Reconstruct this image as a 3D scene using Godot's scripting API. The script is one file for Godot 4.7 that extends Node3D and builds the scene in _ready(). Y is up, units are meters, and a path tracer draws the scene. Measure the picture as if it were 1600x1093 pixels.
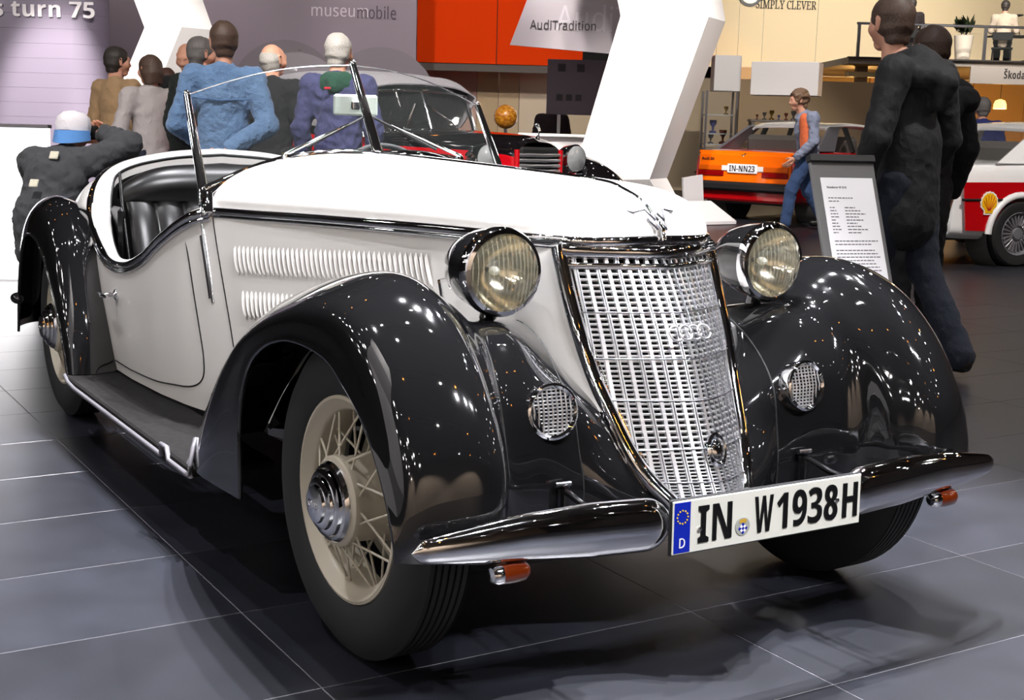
extends Node3D

# ---------------------------------------------------------------- mesh builder
class MB:
	var v := PackedVector3Array()
	var n := PackedVector3Array()
	var ix := PackedInt32Array()
	var xf := Transform3D()

	# rows of points -> smooth sheet; cu closes each row, cv closes the rows
	func grid(rows: Array, cu := false, cv := false, flip := false) -> MB:
		var nr := rows.size()
		var nc: int = rows[0].size()
		var base := v.size()
		for r in rows:
			for p in r:
				v.append(xf * p)
				n.append(Vector3.ZERO)
		for i in (nr if cv else nr - 1):
			var i2 := (i + 1) % nr
			for j in (nc if cu else nc - 1):
				var j2 := (j + 1) % nc
				var a := base + i * nc + j
				var b := base + i * nc + j2
				var c := base + i2 * nc + j2
				var d := base + i2 * nc + j
				if flip:
					tri(a, c, b)
					tri(a, d, c)
				else:
					tri(a, b, c)
					tri(a, c, d)
		for k in range(base, v.size()):
			n[k] = n[k].normalized() if n[k].length_squared() > 1e-20 else Vector3.UP
		return self

	func tri(a: int, b: int, c: int) -> void:
		var f := (v[c] - v[a]).cross(v[b] - v[a])
		n[a] += f
		n[b] += f
		n[c] += f
		ix.append(a)
		ix.append(b)
		ix.append(c)

	# flat polygon, fan from the first point
	func face(pts: Array) -> void:
		var base := v.size()
		for p in pts:
			v.append(xf * p)
			n.append(Vector3.ZERO)
		for k in range(1, pts.size() - 1):
			tri(base, base + k, base + k + 1)
		for k in range(base, v.size()):
			n[k] = n[k].normalized()

	func box(c: Vector3, s: Vector3, bev := 0.0, bs := Basis()) -> MB:
		var keep := xf
		xf = xf * Transform3D(bs, c)
		var h := s / 2.0
		var b: float = minf(bev, minf(h.x, minf(h.y, h.z)) * 0.98)
		var ax := [Vector3(1, 0, 0), Vector3(0, 1, 0), Vector3(0, 0, 1)]
		for k in 3:
			var u: Vector3 = ax[(k + 1) % 3]
			var w: Vector3 = ax[(k + 2) % 3]
			var o: Vector3 = ax[k]
			var hu := h[(k + 1) % 3] - b
			var hw := h[(k + 2) % 3] - b
			for sg in [1, -1]:
				var q := [o * h[k] * sg + u * hu + w * hw, o * h[k] * sg - u * hu + w * hw, o * h[k] * sg - u * hu - w * hw, o * h[k] * sg + u * hu - w * hw]
				if sg < 0:
					q.reverse()
				q.reverse()
				face(q)
			if b > 0.0:
				for su in [1, -1]:
					for sw in [1, -1]:
						var lo := o * (h[k] - b)
						var p1: Vector3 = u * h[(k + 1) % 3] * su + w * hw * sw
						var p2: Vector3 = u * hu * su + w * h[(k + 2) % 3] * sw
						var q2 := [p1 + lo, p1 - lo, p2 - lo, p2 + lo]
						if su * sw > 0:
							q2.reverse()
						face(q2)
		if b > 0.0:
			for sx in [1, -1]:
				for sy in [1, -1]:
					for sz in [1, -1]:
						var g := Vector3(sx, sy, sz)
						var t := [Vector3(h.x, h.y - b, h.z - b) * g, Vector3(h.x - b, h.y, h.z - b) * g, Vector3(h.x - b, h.y - b, h.z) * g]
						if sx * sy * sz > 0:
							t.reverse()
						face(t)
		xf = keep
		return self

	# profile of (radius, height) turned round local y
	func lathe(prof: Array, seg := 32, arc := TAU) -> MB:
		var run := [prof[0]]
		for k in range(1, prof.size()):
			run.append(prof[k])
			var last := k == prof.size() - 1
			var sharp := false
			if not last:
				var d1: Vector2 = (prof[k] - prof[k - 1]).normalized()
				var d2: Vector2 = (prof[k + 1] - prof[k]).normalized()
				sharp = d1.dot(d2) < 0.8
			if last or sharp:
				var rows := []
				for p in run:
					var row := PackedVector3Array()
					for j in (seg if arc >= TAU else seg + 1):
						var a := arc * j / seg
						row.append(Vector3(p.x * cos(a), p.y, p.x * sin(a)))
					rows.append(row)
				grid(rows, arc >= TAU, false)
				run = [prof[k]]
		return self

	func tube(path: Array, r, sides := 8, closed := false, caps := true, sq := 1.0, up := Vector3.UP) -> MB:
		var rows := []
		var m := path.size()
		for k in m:
			var t: Vector3
			if closed:
				t = path[(k + 1) % m] - path[(k - 1 + m) % m]
			else:
				t = path[mini(k + 1, m - 1)] - path[maxi(k - 1, 0)]
			t = t.normalized()
			var u := up - t * up.dot(t)
			if u.length() < 0.05:
				u = Vector3.RIGHT - t * t.x
			u = u.normalized()
			var w := t.cross(u)
			var rr: float = r[k] if r is Array or r is PackedFloat32Array else r
			var row := PackedVector3Array()
			for j in sides:
				var a := TAU * j / sides
				row.append(path[k] + u * rr * cos(a) + w * rr * sq * sin(a))
			rows.append(row)
		grid(rows, true, closed)
		if caps and not closed:
			var a0: Array = Array(rows[0])
			var a1: Array = Array(rows[-1])
			a1.reverse()
			face(a0)
			face(a1)
		return self

	# sheet with thickness: front, back and rims
	func shell(rows: Array, th: float, flip := false, away := Vector3.ZERO) -> MB:
		var b0 := v.size()
		grid(rows, false, false, flip)
		var nr := rows.size()
		var nc: int = rows[0].size()
		if n[b0 + (nr / 2) * nc + nc / 2].dot(away) < 0.0:
			th = -th
		var back := []
		var inv := xf.affine_inverse()
		for i in nr:
			var row := PackedVector3Array()
			for j in nc:
				row.append(inv * (v[b0 + i * nc + j] - n[b0 + i * nc + j] * th))
			back.append(row)
		grid(back, false, false, not flip)
		grid([rows[0], back[0]], false, false, not flip)
		grid([rows[-1], back[-1]], false, false, flip)
		var l := [PackedVector3Array(), PackedVector3Array()]
		var r := [PackedVector3Array(), PackedVector3Array()]
		for i in nr:
			l[0].append(rows[i][0])
			l[1].append(back[i][0])
			r[0].append(rows[i][nc - 1])
			r[1].append(back[i][nc - 1])
		grid(l, false, false, flip)
		grid(r, false, false, not flip)
		return self

	# outline in local xy pushed from z = 0 to z = depth
	func prism(poly: PackedVector2Array, depth: float) -> MB:
		var t := Geometry2D.triangulate_polygon(poly)
		for sd in [0, 1]:
			var base := v.size()
			for p in poly:
				v.append(xf * Vector3(p.x, p.y, depth * sd))
				n.append(Vector3.ZERO)
			for k in range(0, t.size(), 3):
				var nrm := (poly[t[k + 1]] - poly[t[k]]).cross(poly[t[k + 2]] - poly[t[k]])
				if (nrm > 0.0) == (sd == 0):
					tri(base + t[k], base + t[k + 1], base + t[k + 2])
				else:
					tri(base + t[k], base + t[k + 2], base + t[k + 1])
			for k in range(base, v.size()):
				n[k] = n[k].normalized()
		var cw := Geometry2D.is_polygon_clockwise(poly)
		for k in poly.size():
			var a := poly[k]
			var b := poly[(k + 1) % poly.size()]
			var q := [Vector3(a.x, a.y, 0), Vector3(a.x, a.y, depth), Vector3(b.x, b.y, depth), Vector3(b.x, b.y, 0)]
			if cw:
				q.reverse()
			face(q)
		return self

	func ball(c: Vector3, r: Vector3, seg := 16) -> MB:
		var rows := []
		for i in seg / 2 + 1:
			var a := PI * i / (seg / 2)
			var row := PackedVector3Array()
			for j in seg:
				var b := TAU * j / seg
				row.append(c + Vector3(sin(a) * cos(b), cos(a), sin(a) * sin(b)) * r)
			rows.append(row)
		return grid(rows, true, false, true)

	func mesh() -> ArrayMesh:
		var am := ArrayMesh.new()
		var arr := []
		arr.resize(Mesh.ARRAY_MAX)
		arr[Mesh.ARRAY_VERTEX] = v
		arr[Mesh.ARRAY_NORMAL] = n
		arr[Mesh.ARRAY_INDEX] = ix
		am.add_surface_from_arrays(Mesh.PRIMITIVE_TRIANGLES, arr)
		return am

# ---------------------------------------------------------------- small helpers
var taken := {}
func numbered(called: String) -> String:
	var k: int = taken.get(called, 0)
	taken[called] = k + 1
	return called if k == 0 else "%s_%03d" % [called, k]

func put(mesh: Mesh, called: String, m: Material, parent: Node3D = null, xf := Transform3D()) -> MeshInstance3D:
	var o := MeshInstance3D.new()
	o.mesh = mesh
	o.material_override = m
	o.cast_shadow = GeometryInstance3D.SHADOW_CASTING_SETTING_DOUBLE_SIDED
	o.name = called if parent else numbered(called)
	o.transform = xf
	if parent:
		parent.add_child(o, true)
	else:
		add_child(o)
	return o

func obj(mb: MB, called: String, m: Material, parent: Node3D = null, xf := Transform3D()) -> MeshInstance3D:
	return put(mb.mesh(), called, m, parent, xf)

func tag(o: Node3D, label: String, category: String, group := "") -> Node3D:
	o.set_meta("label", label)
	o.set_meta("category", category)
	if group:
		o.set_meta("group", group)
	return o

func thing(called: String, label: String, category: String, xf := Transform3D(), group := "") -> Node3D:
	var o := Node3D.new()
	o.name = numbered(called)
	o.transform = xf
	add_child(o)
	return tag(o, label, category, group)

func part(called: String, parent: Node3D, xf := Transform3D()) -> Node3D:
	var o := Node3D.new()
	o.name = called
	o.transform = xf
	parent.add_child(o, true)
	return o

func struct(o: Node3D, label := "") -> Node3D:
	o.set_meta("kind", "structure")
	if label:
		o.set_meta("label", label)
	return o

func mat(c: Color, rough := 0.6, metal := 0.0, coat := 0.0) -> StandardMaterial3D:
	var m := StandardMaterial3D.new()
	m.albedo_color = c
	m.roughness = rough
	m.metallic = metal
	if coat > 0.0:
		m.clearcoat_enabled = true
		m.clearcoat = coat
		m.clearcoat_roughness = 0.02
	return m

func glow(c: Color, e: float) -> StandardMaterial3D:
	var m := mat(c, 0.4)
	m.emission_enabled = true
	m.emission = c
	m.emission_energy_multiplier = e
	return m

func glass(c: Color, a: float, rough := 0.02) -> StandardMaterial3D:
	var m := mat(Color(c.r, c.g, c.b, a), rough)
	m.transparency = BaseMaterial3D.TRANSPARENCY_ALPHA
	return m

var crease: NoiseTexture2D
func cloth(c: Color, rough := 0.9) -> StandardMaterial3D:
	var m := mat(c, rough)
	m.rim_enabled = true
	m.rim = 0.25
	m.rim_tint = 0.6
	if crease == null:
		crease = NoiseTexture2D.new()
		crease.width = 256
		crease.height = 256
		crease.seamless = true
		var f := FastNoiseLite.new()
		f.seed = 77
		f.noise_type = FastNoiseLite.TYPE_SIMPLEX
		f.frequency = 0.016
		f.fractal_type = FastNoiseLite.FRACTAL_RIDGED
		f.fractal_octaves = 2
		f.domain_warp_enabled = true
		f.domain_warp_amplitude = 20.0
		crease.noise = f
	m.heightmap_enabled = true
	m.heightmap_texture = crease
	m.heightmap_scale = 0.8
	m.uv1_triplanar = true
	m.uv1_scale = Vector3(1.7, 1.1, 1.7)
	return m

func hairs(c: Color) -> StandardMaterial3D:
	var m := mat(Color(1, 1, 1), 0.55)
	grain(m, 31, 0.09, c.darkened(0.35), c.lightened(0.18), 5.0)
	m.uv1_world_triplanar = false
	m.uv1_scale = Vector3(7.0, 2.2, 7.0)
	m.heightmap_enabled = true
	m.heightmap_texture = m.albedo_texture
	m.heightmap_scale = 0.6
	return m

func grain(m: StandardMaterial3D, seed_no: int, freq: float, lo: Color, hi: Color, scale: float) -> StandardMaterial3D:
	var t := NoiseTexture2D.new()
	t.width = 256
	t.height = 256
	t.seamless = true
	var f := FastNoiseLite.new()
	f.seed = seed_no
	f.frequency = freq
	f.fractal_octaves = 4
	t.noise = f
	var g := Gradient.new()
	g.set_color(0, lo)
	g.set_color(1, hi)
	t.color_ramp = g
	m.albedo_texture = t
	m.uv1_triplanar = true
	m.uv1_world_triplanar = true
	m.uv1_scale = Vector3.ONE * scale
	return m

# smooth curve through points, n pieces
func curve(pts: Array, n: int) -> PackedVector3Array:
	var out := PackedVector3Array()
	var m := pts.size()
	for k in n + 1:
		var t := float(k) / n * (m - 1)
		var i := mini(int(t), m - 2)
		var f := t - i
		var p1: Vector3 = pts[i]
		var p2: Vector3 = pts[i + 1]
		var p0: Vector3 = pts[i - 1] if i > 0 else p1 * 2.0 - p2
		var p3: Vector3 = pts[i + 2] if i + 2 < m else p2 * 2.0 - p1
		out.append(p1.cubic_interpolate(p2, p0, p3, f))
	return out

func surf(ctrl: Array, nu: int, nv: int) -> Array:
	var tmp := []
	for r in ctrl:
		tmp.append(curve(r, nv))
	var rows := []
	for k in nu + 1:
		var row := PackedVector3Array()
		row.resize(nv + 1)
		rows.append(row)
	for j in nv + 1:
		var col := []
		for r in tmp:
			col.append(r[j])
		var c := curve(col, nu)
		for k in nu + 1:
			rows[k][j] = c[k]
	return rows

func flipx(rows: Array, s: float) -> Array:
	if s > 0:
		return rows
	var out := []
	for r in rows:
		var q := PackedVector3Array()
		for p in r:
			q.append(Vector3(-p.x, p.y, p.z))
		out.append(q)
	return out

func fx(pts: Array, s: float) -> Array:
	var out := []
	for p in pts:
		out.append(Vector3(p.x * s, p.y, p.z))
	return out

func lut(t: Array, x: float) -> float:
	if x <= t[0][0]:
		return t[0][1]
	for k in range(1, t.size()):
		if x <= t[k][0]:
			return lerpf(t[k - 1][1], t[k][1], (x - t[k - 1][0]) / (t[k][0] - t[k - 1][0]))
	return t[-1][1]

# a frame whose local y runs along dir
func along(at: Vector3, dir: Vector3) -> Transform3D:
	var y := dir.normalized()
	var x := y.cross(Vector3(0, 0, 1))
	if x.length() < 0.1:
		x = y.cross(Vector3(1, 0, 0))
	x = x.normalized()
	return Transform3D(Basis(x, y, x.cross(y)), at)

func lettering(t: String, cap: float, depth: float, squeeze := 1.0, face := "Droid Sans", weight := 400) -> TextMesh:
	var f := SystemFont.new()
	f.font_names = PackedStringArray([face])
	f.font_weight = weight
	var m := TextMesh.new()
	m.text = t
	m.font = f
	m.font_size = 64
	m.pixel_size = cap / (64 * 0.714)
	m.depth = depth
	m.curve_step = 2.0
	return m

# ---------------------------------------------------------------- the hall's own frame: r to the side, h up, d away from the visitor's spot
const EYE := Vector3(-1.8735, 1.1619, 2.5502)
const YAW := -0.5460
var HB := Basis(Vector3.UP, YAW)
func hall(r: float, h: float, d: float) -> Vector3:
	return Vector3(EYE.x, 0, EYE.z) + HB * Vector3(r, h, -d)
func hx(r: float, h: float, d: float, turn := 0.0) -> Transform3D:
	return Transform3D(HB * Basis(Vector3.UP, turn), hall(r, h, d))

func spot(called: String, at: Vector3, to: Vector3, energy: float, angle: float, c := Color(1, 0.98, 0.95), size := 0.08, blend := 0.35) -> void:
	var l := SpotLight3D.new()
	l.name = called
	l.light_color = c
	l.light_energy = energy
	l.spot_angle = angle
	l.spot_angle_attenuation = blend
	l.spot_range = 80.0
	l.spot_attenuation = 2.0
	l.light_size = size
	l.shadow_enabled = true
	add_child(l, true)
	l.look_at_from_position(at, to, Vector3.UP if absf((to - at).normalized().y) < 0.99 else Vector3.FORWARD)

var M := {}

func _ready() -> void:
	# camera
	var cam := Camera3D.new()
	cam.name = "camera"
	cam.fov = rad_to_deg(2.0 * atan(546.5 / 2073.33))
	cam.near = 0.05
	cam.far = 200.0
	cam.transform = Transform3D(Basis(Vector3.UP, YAW) * Basis(Vector3.RIGHT, -0.1660) * Basis(Vector3.BACK, 0.0274), EYE)
	add_child(cam)
	cam.current = true
	# air and exposure: a closed hall, no sky
	var we := WorldEnvironment.new()
	we.name = "environment"
	var e := Environment.new()
	e.background_mode = Environment.BG_COLOR
	e.background_color = Color(0.02, 0.02, 0.022)
	e.tonemap_mode = Environment.TONE_MAPPER_LINEAR
	e.tonemap_exposure = 2.05
	e.sdfgi_enabled = true
	e.ssao_enabled = true
	e.ssil_enabled = true
	we.environment = e
	add_child(we)
	materials()
	ceiling_lights()
	shell_of_hall()
	roadster()
	background()
	people()

func materials() -> void:
	M.black = mat(Color(0.07, 0.07, 0.074), 0.05, 0.0, 1.0)
	M.white = mat(Color(0.88, 0.87, 0.85), 0.3, 0.0, 0.6)
	M.chrome = mat(Color(0.93, 0.93, 0.94), 0.035, 1.0)
	M.satin = mat(Color(0.8, 0.8, 0.81), 0.22, 1.0)
	M.bright = mat(Color(0.97, 0.97, 0.98), 0.32, 1.0)
	M.trim = mat(Color(0.45, 0.44, 0.46), 0.35, 0.3)
	M.rubber = mat(Color(0.085, 0.085, 0.088), 0.75)
	M.mat_rubber = grain(mat(Color(0.5, 0.5, 0.5), 0.9), 5, 0.05, Color(0.19, 0.18, 0.18), Color(0.27, 0.26, 0.255), 2.0)
	M.mat_rubber.metallic_specular = 0.25
	M.cream = mat(Color(0.72, 0.69, 0.62), 0.35)
	M.dark = mat(Color(0.03, 0.03, 0.032), 0.8)
	M.leather = mat(Color(0.05, 0.048, 0.05), 0.33)
	M.amber = mat(Color(0.36, 0.125, 0.02), 0.1, 0.0, 1.0)
	M.pane = glass(Color(0.95, 1.0, 0.98), 0.004)
	M.pane.metallic_specular = 0.22
	M.smoke = glass(Color(0.05, 0.06, 0.06), 0.55)
	M.wallwhite = mat(Color(0.93, 0.92, 0.92), 0.6)
	M.beige = mat(Color(0.8, 0.72, 0.58), 0.8)
	M.steel = mat(Color(0.55, 0.55, 0.57), 0.3, 1.0)

# ---------------------------------------------------------------- lamps under the roof
const CEIL := 8.6
var lamp_proto := {}
func ceiling_lamp(at: Vector3, aim: Vector3, tone: String, r := 0.1) -> void:
	# one can-shaped spotlight: body and glowing front glass
	var key := "%s%.3f" % [tone, r]
	if not lamp_proto.has(key):
		var b := MB.new().lathe([Vector2(0.001, 0.34), Vector2(r * 0.7, 0.34), Vector2(r * 0.8, 0.3), Vector2(r * 1.12, 0.02), Vector2(r * 1.12, -0.03), Vector2(r * 1.02, -0.03), Vector2(r * 1.02, 0.0)], 14)
		b.lathe([Vector2(0.012, 0.34), Vector2(0.012, 0.5)], 6)
		var g := MB.new().lathe([Vector2(0.0005, -0.004), Vector2(r, 0.0)], 14)
		lamp_proto[key] = [b.mesh(), g.mesh()]
	var low := at.y < 7.0
	var t := thing("ceiling_spotlight", "round black spotlight under a lamp rail beside the roadster" if low else "round black spotlight hanging from a roof truss of the hall", "spotlight", along(at, at - aim), "spotlights under the lamp rails" if low else "spotlights on the roof trusses")
	put(lamp_proto[key][0], "housing", M.lamp_black, t)
	put(lamp_proto[key][1], "lamp_glass", M["lamp_" + tone], t)

func ceiling_lights() -> void:
	M.lamp_black = mat(Color(0.06, 0.06, 0.065), 0.6)
	M.lamp_cool = glow(Color(1.0, 0.98, 0.97), 55.0)
	M.lamp_warm = glow(Color(1.0, 0.62, 0.25), 30.0)
	M.lamp_key = glow(Color(0.97, 0.97, 1.0), 110.0)
	var rng := RandomNumberGenerator.new()
	rng.seed = 11
	# key spots over the roadster: behind, above and in front of it
	var keys := [
		[Vector3(0.9, 7.4, -0.9), Vector3(0, 0.6, -0.6), 54.0], [Vector3(0.5, 7.4, -1.75), Vector3(0, 0.6, -0.7), 48.0], [Vector3(1.35, 7.4, -1.4), Vector3(0, 0.6, -0.7), 42.0],
		[Vector3(2.9, 7.4, -1.7), Vector3(0, 0.6, -0.8), 22.0], [Vector3(0.2, 7.4, -2.9), Vector3(0, 0.5, -1.4), 18.0], [Vector3(-0.9, 7.4, 5.2), Vector3(0, 0.6, 0.1), 18.0], [Vector3(0.1, 7.4, 5.6), Vector3(0, 0.7, 0.1), 18.0],
		[Vector3(1.1, 7.4, 5.9), Vector3(0.1, 0.6, 0.0), 18.0], [Vector3(-3.6, 7.4, -1.6), Vector3(-0.4, 0.5, -1.4), 9.0], [Vector3(4.2, 7.4, 1.6), Vector3(0.4, 0.4, 0.2), 12.0],
	]
	for k in keys:
		ceiling_lamp(k[0], k[1], "key", 0.11)
		spot("key_spot", k[0] + (k[1] - k[0]).normalized() * 0.06, k[1], k[2], 17.0, Color(0.98, 0.98, 1.0), 0.05, 0.4)
	for q in [[Vector3(-2.4, 7.3, 0.2), Vector3(-3.9, 1.6, -0.2)]]:
		ceiling_lamp(q[0], q[1], "cool", 0.1)
		spot("column_spot", q[0] + (q[1] - q[0]).normalized() * 0.06, q[1], 26.0, 20.0, Color(1, 0.98, 0.97), 0.1, 0.5)
	ceiling_lamp(Vector3(4.6, 7.3, 0.8), Vector3(2.5, 0.8, -1.9), "cool", 0.1)
	spot("stand_spot", Vector3(4.57, 7.22, 0.77), Vector3(2.5, 0.8, -1.9), 16.0, 12.0, Color(1, 0.98, 0.97), 0.1, 0.5)
	# rows of small spots along the trusses
	var row := 0
	for d in [-9.0, -5.0, -1.0, 3.0, 7.0, 11.5, 16.0, 21.0, 27.0]:
		var tr := MB.new()
		for y in [0.0, 0.4]:
			for z in [-0.2, 0.2]:
				tr.box(Vector3(0, 7.6 + y, z), Vector3(36, 0.05, 0.05))
		for k in 44:
			var x := -17.6 + k * 0.82
			tr.tube([Vector3(x, 7.6, 0.2), Vector3(x + 0.41, 8.0, 0.2)], 0.014, 4)
			tr.tube([Vector3(x + 0.41, 8.0, -0.2), Vector3(x + 0.82, 7.6, -0.2)], 0.014, 4)
		tag(obj(tr, "roof_truss", M.lamp_black, null, hx(0, 0, d)), "dark lattice truss across the hall roof", "truss", "roof trusses")
		for k in 11:
			var r := -15.0 + k * 3.0 + rng.randf_range(-1.1, 1.1) + (row % 2) * 1.2
			var at := hall(r, 7.25, d + rng.randf_range(-0.25, 0.25))
			ceiling_lamp(at, at + Vector3(rng.randf_range(-2, 2), -5.0, rng.randf_range(-2, 2)), "warm" if rng.randf() < 0.2 else "cool", 0.075)
		row += 1
	# lamp rails of the neighbouring stands beside the roadster
	for q in [[-6.5, 4.6, 9], [-9.0, 5.6, 11], [-12.0, 4.2, 11], [-15.0, 6.2, 12], [8.5, 4.8, 8], [12.5, 5.8, 9]]:
		tag(obj(MB.new().box(Vector3.ZERO, Vector3(0.025, 0.03, 20.0), 0.005), "lamp_rail", M.lamp_black, null, Transform3D(Basis(), Vector3(q[0], q[1] + 0.5, -1.0))), "black lamp rail hung over the stands beside the roadster", "rail", "lamp rails over the neighbouring stands")
		for k in q[2]:
			var at := Vector3(q[0], q[1], -10.0 + 18.0 * k / (q[2] - 1.0) + rng.randf_range(-0.6, 0.6))
			ceiling_lamp(at, Vector3(signf(q[0]) * 1.5, 0.5, at.z * 0.4), "warm" if rng.randf() < 0.15 else "cool", 0.105 if q[0] < 0 else 0.08)
	# light for the stands behind: walls, columns and the parked cars
	for q in [[-7.4, 17.5, -7.1, 0.75, 21.0, 95.0, 10.5], [9.0, 20.0, 10.2, 2.6, 28.0, 34.0, 16.0], [-11.5, 15.0, -9.0, 2.4, 21.0, 22.0, 22.0], [-6.4, 22.3, -6.2, 2.2, 24.0, 12.0, 30.0], [0.6, 12.5, 0.7, 2.6, 18.0, 22.0, 11.0], [-5.0, 14.0, -5.3, 1.6, 20.0, 45.0, 12.0], [-3.0, 12.0, -3.5, 1.5, 24.0, 34.0, 24.0], [0.0, 8.0, 1.2, 1.6, 16.0, 60.0, 11.0], [2.4, 9.0, 1.5, 2.0, 16.0, 40.0, 11.0],
			[-1.0, 15.0, -0.8, 2.6, 26.0, 30.0, 20.0], [5.0, 22.0, 6.0, 3.6, 34.0, 42.0, 26.0], [9.0, 22.0, 10.0, 3.2, 33.0, 42.0, 28.0], [3.0, 11.0, 3.4, 0.8, 18.5, 36.0, 17.0], [4.6, 7.0, 5.3, 0.7, 12.6, 30.0, 18.0],
			[-2.6, 3.0, -2.2, 1.0, 10.0, 26.0, 20.0], [-0.6, 4.5, -0.4, 1.1, 11.0, 40.0, 15.0], [0.8, 14.0, 0.9, 1.9, 20.0, 22.0, 12.0], [-8.0, -9.0, -8.0, 2.0, -15.0, 70.0, 35.0], [0.0, -9.0, 0.0, 2.0, -15.0, 70.0, 35.0], [8.0, -9.0, 8.0, 2.0, -15.0, 70.0, 35.0], [4.6, 15.0, 4.4, 2.0, 23.0, 30.0, 14.0]]:
		var a := hall(q[0], 7.3, q[1])
		var b := hall(q[2], q[3], q[4])
		ceiling_lamp(a, b, "cool", 0.1)
		spot("stand_spot", a + (b - a).normalized() * 0.06, b, q[5], q[6], Color(1.0, 0.97, 0.94), 0.1, 0.6)

# ---------------------------------------------------------------- floor, walls, roof
func shell_of_hall() -> void:
	var fl := part("floor", self)
	struct(fl, "dark grey slate tile floor with thin pale joints")
	var tones := []
	for k in 5:
		var g := 0.9 + 0.05 * k
		var m := mat(Color(1, 1, 1), 0.36)
		m.metallic_specular = 0.55
		m.albedo_color = Color(g, g, g)
		grain(m, 21 + k, 0.02, Color(0.088, 0.094, 0.117), Color(0.132, 0.139, 0.168), 0.7)
		tones.append(m)
	M.slate = tones[2]
	M.grout = mat(Color(0.4, 0.4, 0.42), 0.7)
	var tw := 0.976
	var tl := 0.488
	var tile := MB.new().box(Vector3(0, -0.01, 0), Vector3(tw - 0.0024, 0.02, tl - 0.0024), 0.0008).mesh()
	var rng := RandomNumberGenerator.new()
	rng.seed = 4
	var x0 := -5
	var x1 := 7
	var z0 := -16
	var z1 := 5
	for i in range(x0, x1):
		for j in range(z0, z1):
			put(tile, "tile", tones[rng.randi() % 5], fl, Transform3D(Basis(), Vector3(-0.84 + (i + 0.5) * tw, 0, 0.124 + (j + 0.5) * tl)))
	var ax := -0.84 + x0 * tw
	var bx := -0.84 + x1 * tw
	var az := 0.124 + z0 * tl
	var bz := 0.124 + z1 * tl
	obj(MB.new().box(Vector3((ax + bx) / 2, -0.031, (az + bz) / 2), Vector3(bx - ax, 0.06, bz - az)), "joint_bed", M.grout, fl)
	var far := MB.new()
	far.box(Vector3(ax / 2 - 25, -0.03, 0), Vector3(ax + 50, 0.06, 100))
	far.box(Vector3(bx / 2 + 25, -0.03, 0), Vector3(50 - bx, 0.06, 100))
	far.box(Vector3((ax + bx) / 2, -0.03, az / 2 - 25), Vector3(bx - ax, 0.06, az + 50))
	far.box(Vector3((ax + bx) / 2, -0.03, bz / 2 + 25), Vector3(bx - ax, 0.06, 50 - bz))
	obj(far, "floor_slab", M.slate, fl)
	M.shell = mat(Color(0.3, 0.29, 0.3), 0.9)
	M.hallwall = mat(Color(0.62, 0.56, 0.5), 0.9)
	M.roof = mat(Color(0.34, 0.33, 0.33), 0.9)
	for w in [["wall_left", Vector3(-20, 4.3, -12), Vector3(0.3, 8.6, 54)], ["wall_right", Vector3(20, 4.3, -12), Vector3(0.3, 8.6, 54)], ["wall_back", Vector3(0, 4.3, -39), Vector3(40.3, 8.6, 0.3)], ["wall_front", Vector3(0, 4.3, 15), Vector3(40.3, 8.6, 0.3)]]:
		struct(obj(MB.new().box(w[1], w[2]), w[0], M.hallwall if w[0] == "wall_front" else M.shell, null, hx(0, 0, 0)))
	struct(obj(MB.new().box(Vector3(0, CEIL + 0.1, -12), Vector3(40.6, 0.2, 54.6)), "ceiling", M.roof, null, hx(0, 0, 0)))

# ---------------------------------------------------------------- the roadster; forward is +z, its centre line is x = 0
const XS := [[-2.7, 0.63], [-2.4, 0.645], [-2.1, 0.645], [-1.8, 0.628], [-1.6, 0.603], [-1.42, 0.567], [-1.2, 0.512], [-0.88, 0.433], [-0.43, 0.335], [-0.1, 0.272], [0.01, 0.222]]
func side_x(y: float, z: float) -> float:
	return lut(XS, z) - 0.03 * pow((y - 0.55) / 0.35, 2.0) * clampf(-z * 2.0, 0.0, 1.0)

var G_EDGE := [Vector3(0.217, 0.896, 0.014), Vector3(0.214, 0.795, 0.058), Vector3(0.209, 0.707, 0.101), Vector3(0.198, 0.623, 0.143), Vector3(0.183, 0.549, 0.187), Vector3(0.16, 0.458, 0.246), Vector3(0.136, 0.404, 0.289), Vector3(0.105, 0.360, 0.335)]
var G_MID := [Vector3(0, 0.893, 0.111), Vector3(0, 0.80, 0.172), Vector3(0, 0.712, 0.225), Vector3(0, 0.63, 0.264), Vector3(0, 0.555, 0.297), Vector3(0, 0.468, 0.335), Vector3(0, 0.41, 0.365), Vector3(0, 0.363, 0.392)]
func grille_at(x: float, t: float, out := 0.0) -> Vector3:
	var e := curve_at(G_EDGE, t)
	var m := curve_at(G_MID, t)
	var a := clampf(absf(x) / e.x, 0.0, 1.0)
	var k := pow(a, 1.35)
	return Vector3(x, lerpf(m.y, e.y, k), lerpf(m.z, e.z, k)) + Vector3(0.3 * signf(x) * a, 0.42, 0.86) * out

func curve_at(pts: Array, t: float) -> Vector3:
	var s := clampf(t, 0.0, 1.0) * (pts.size() - 1)
	var i := mini(int(s), pts.size() - 2)
	var p1: Vector3 = pts[i]
	var p2: Vector3 = pts[i + 1]
	var p0: Vector3 = pts[i - 1] if i > 0 else p1 * 2.0 - p2
	var p3: Vector3 = pts[i + 2] if i + 2 < pts.size() else p2 * 2.0 - p1
	return p1.cubic_interpolate(p2, p0, p3, s - i)

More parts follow.
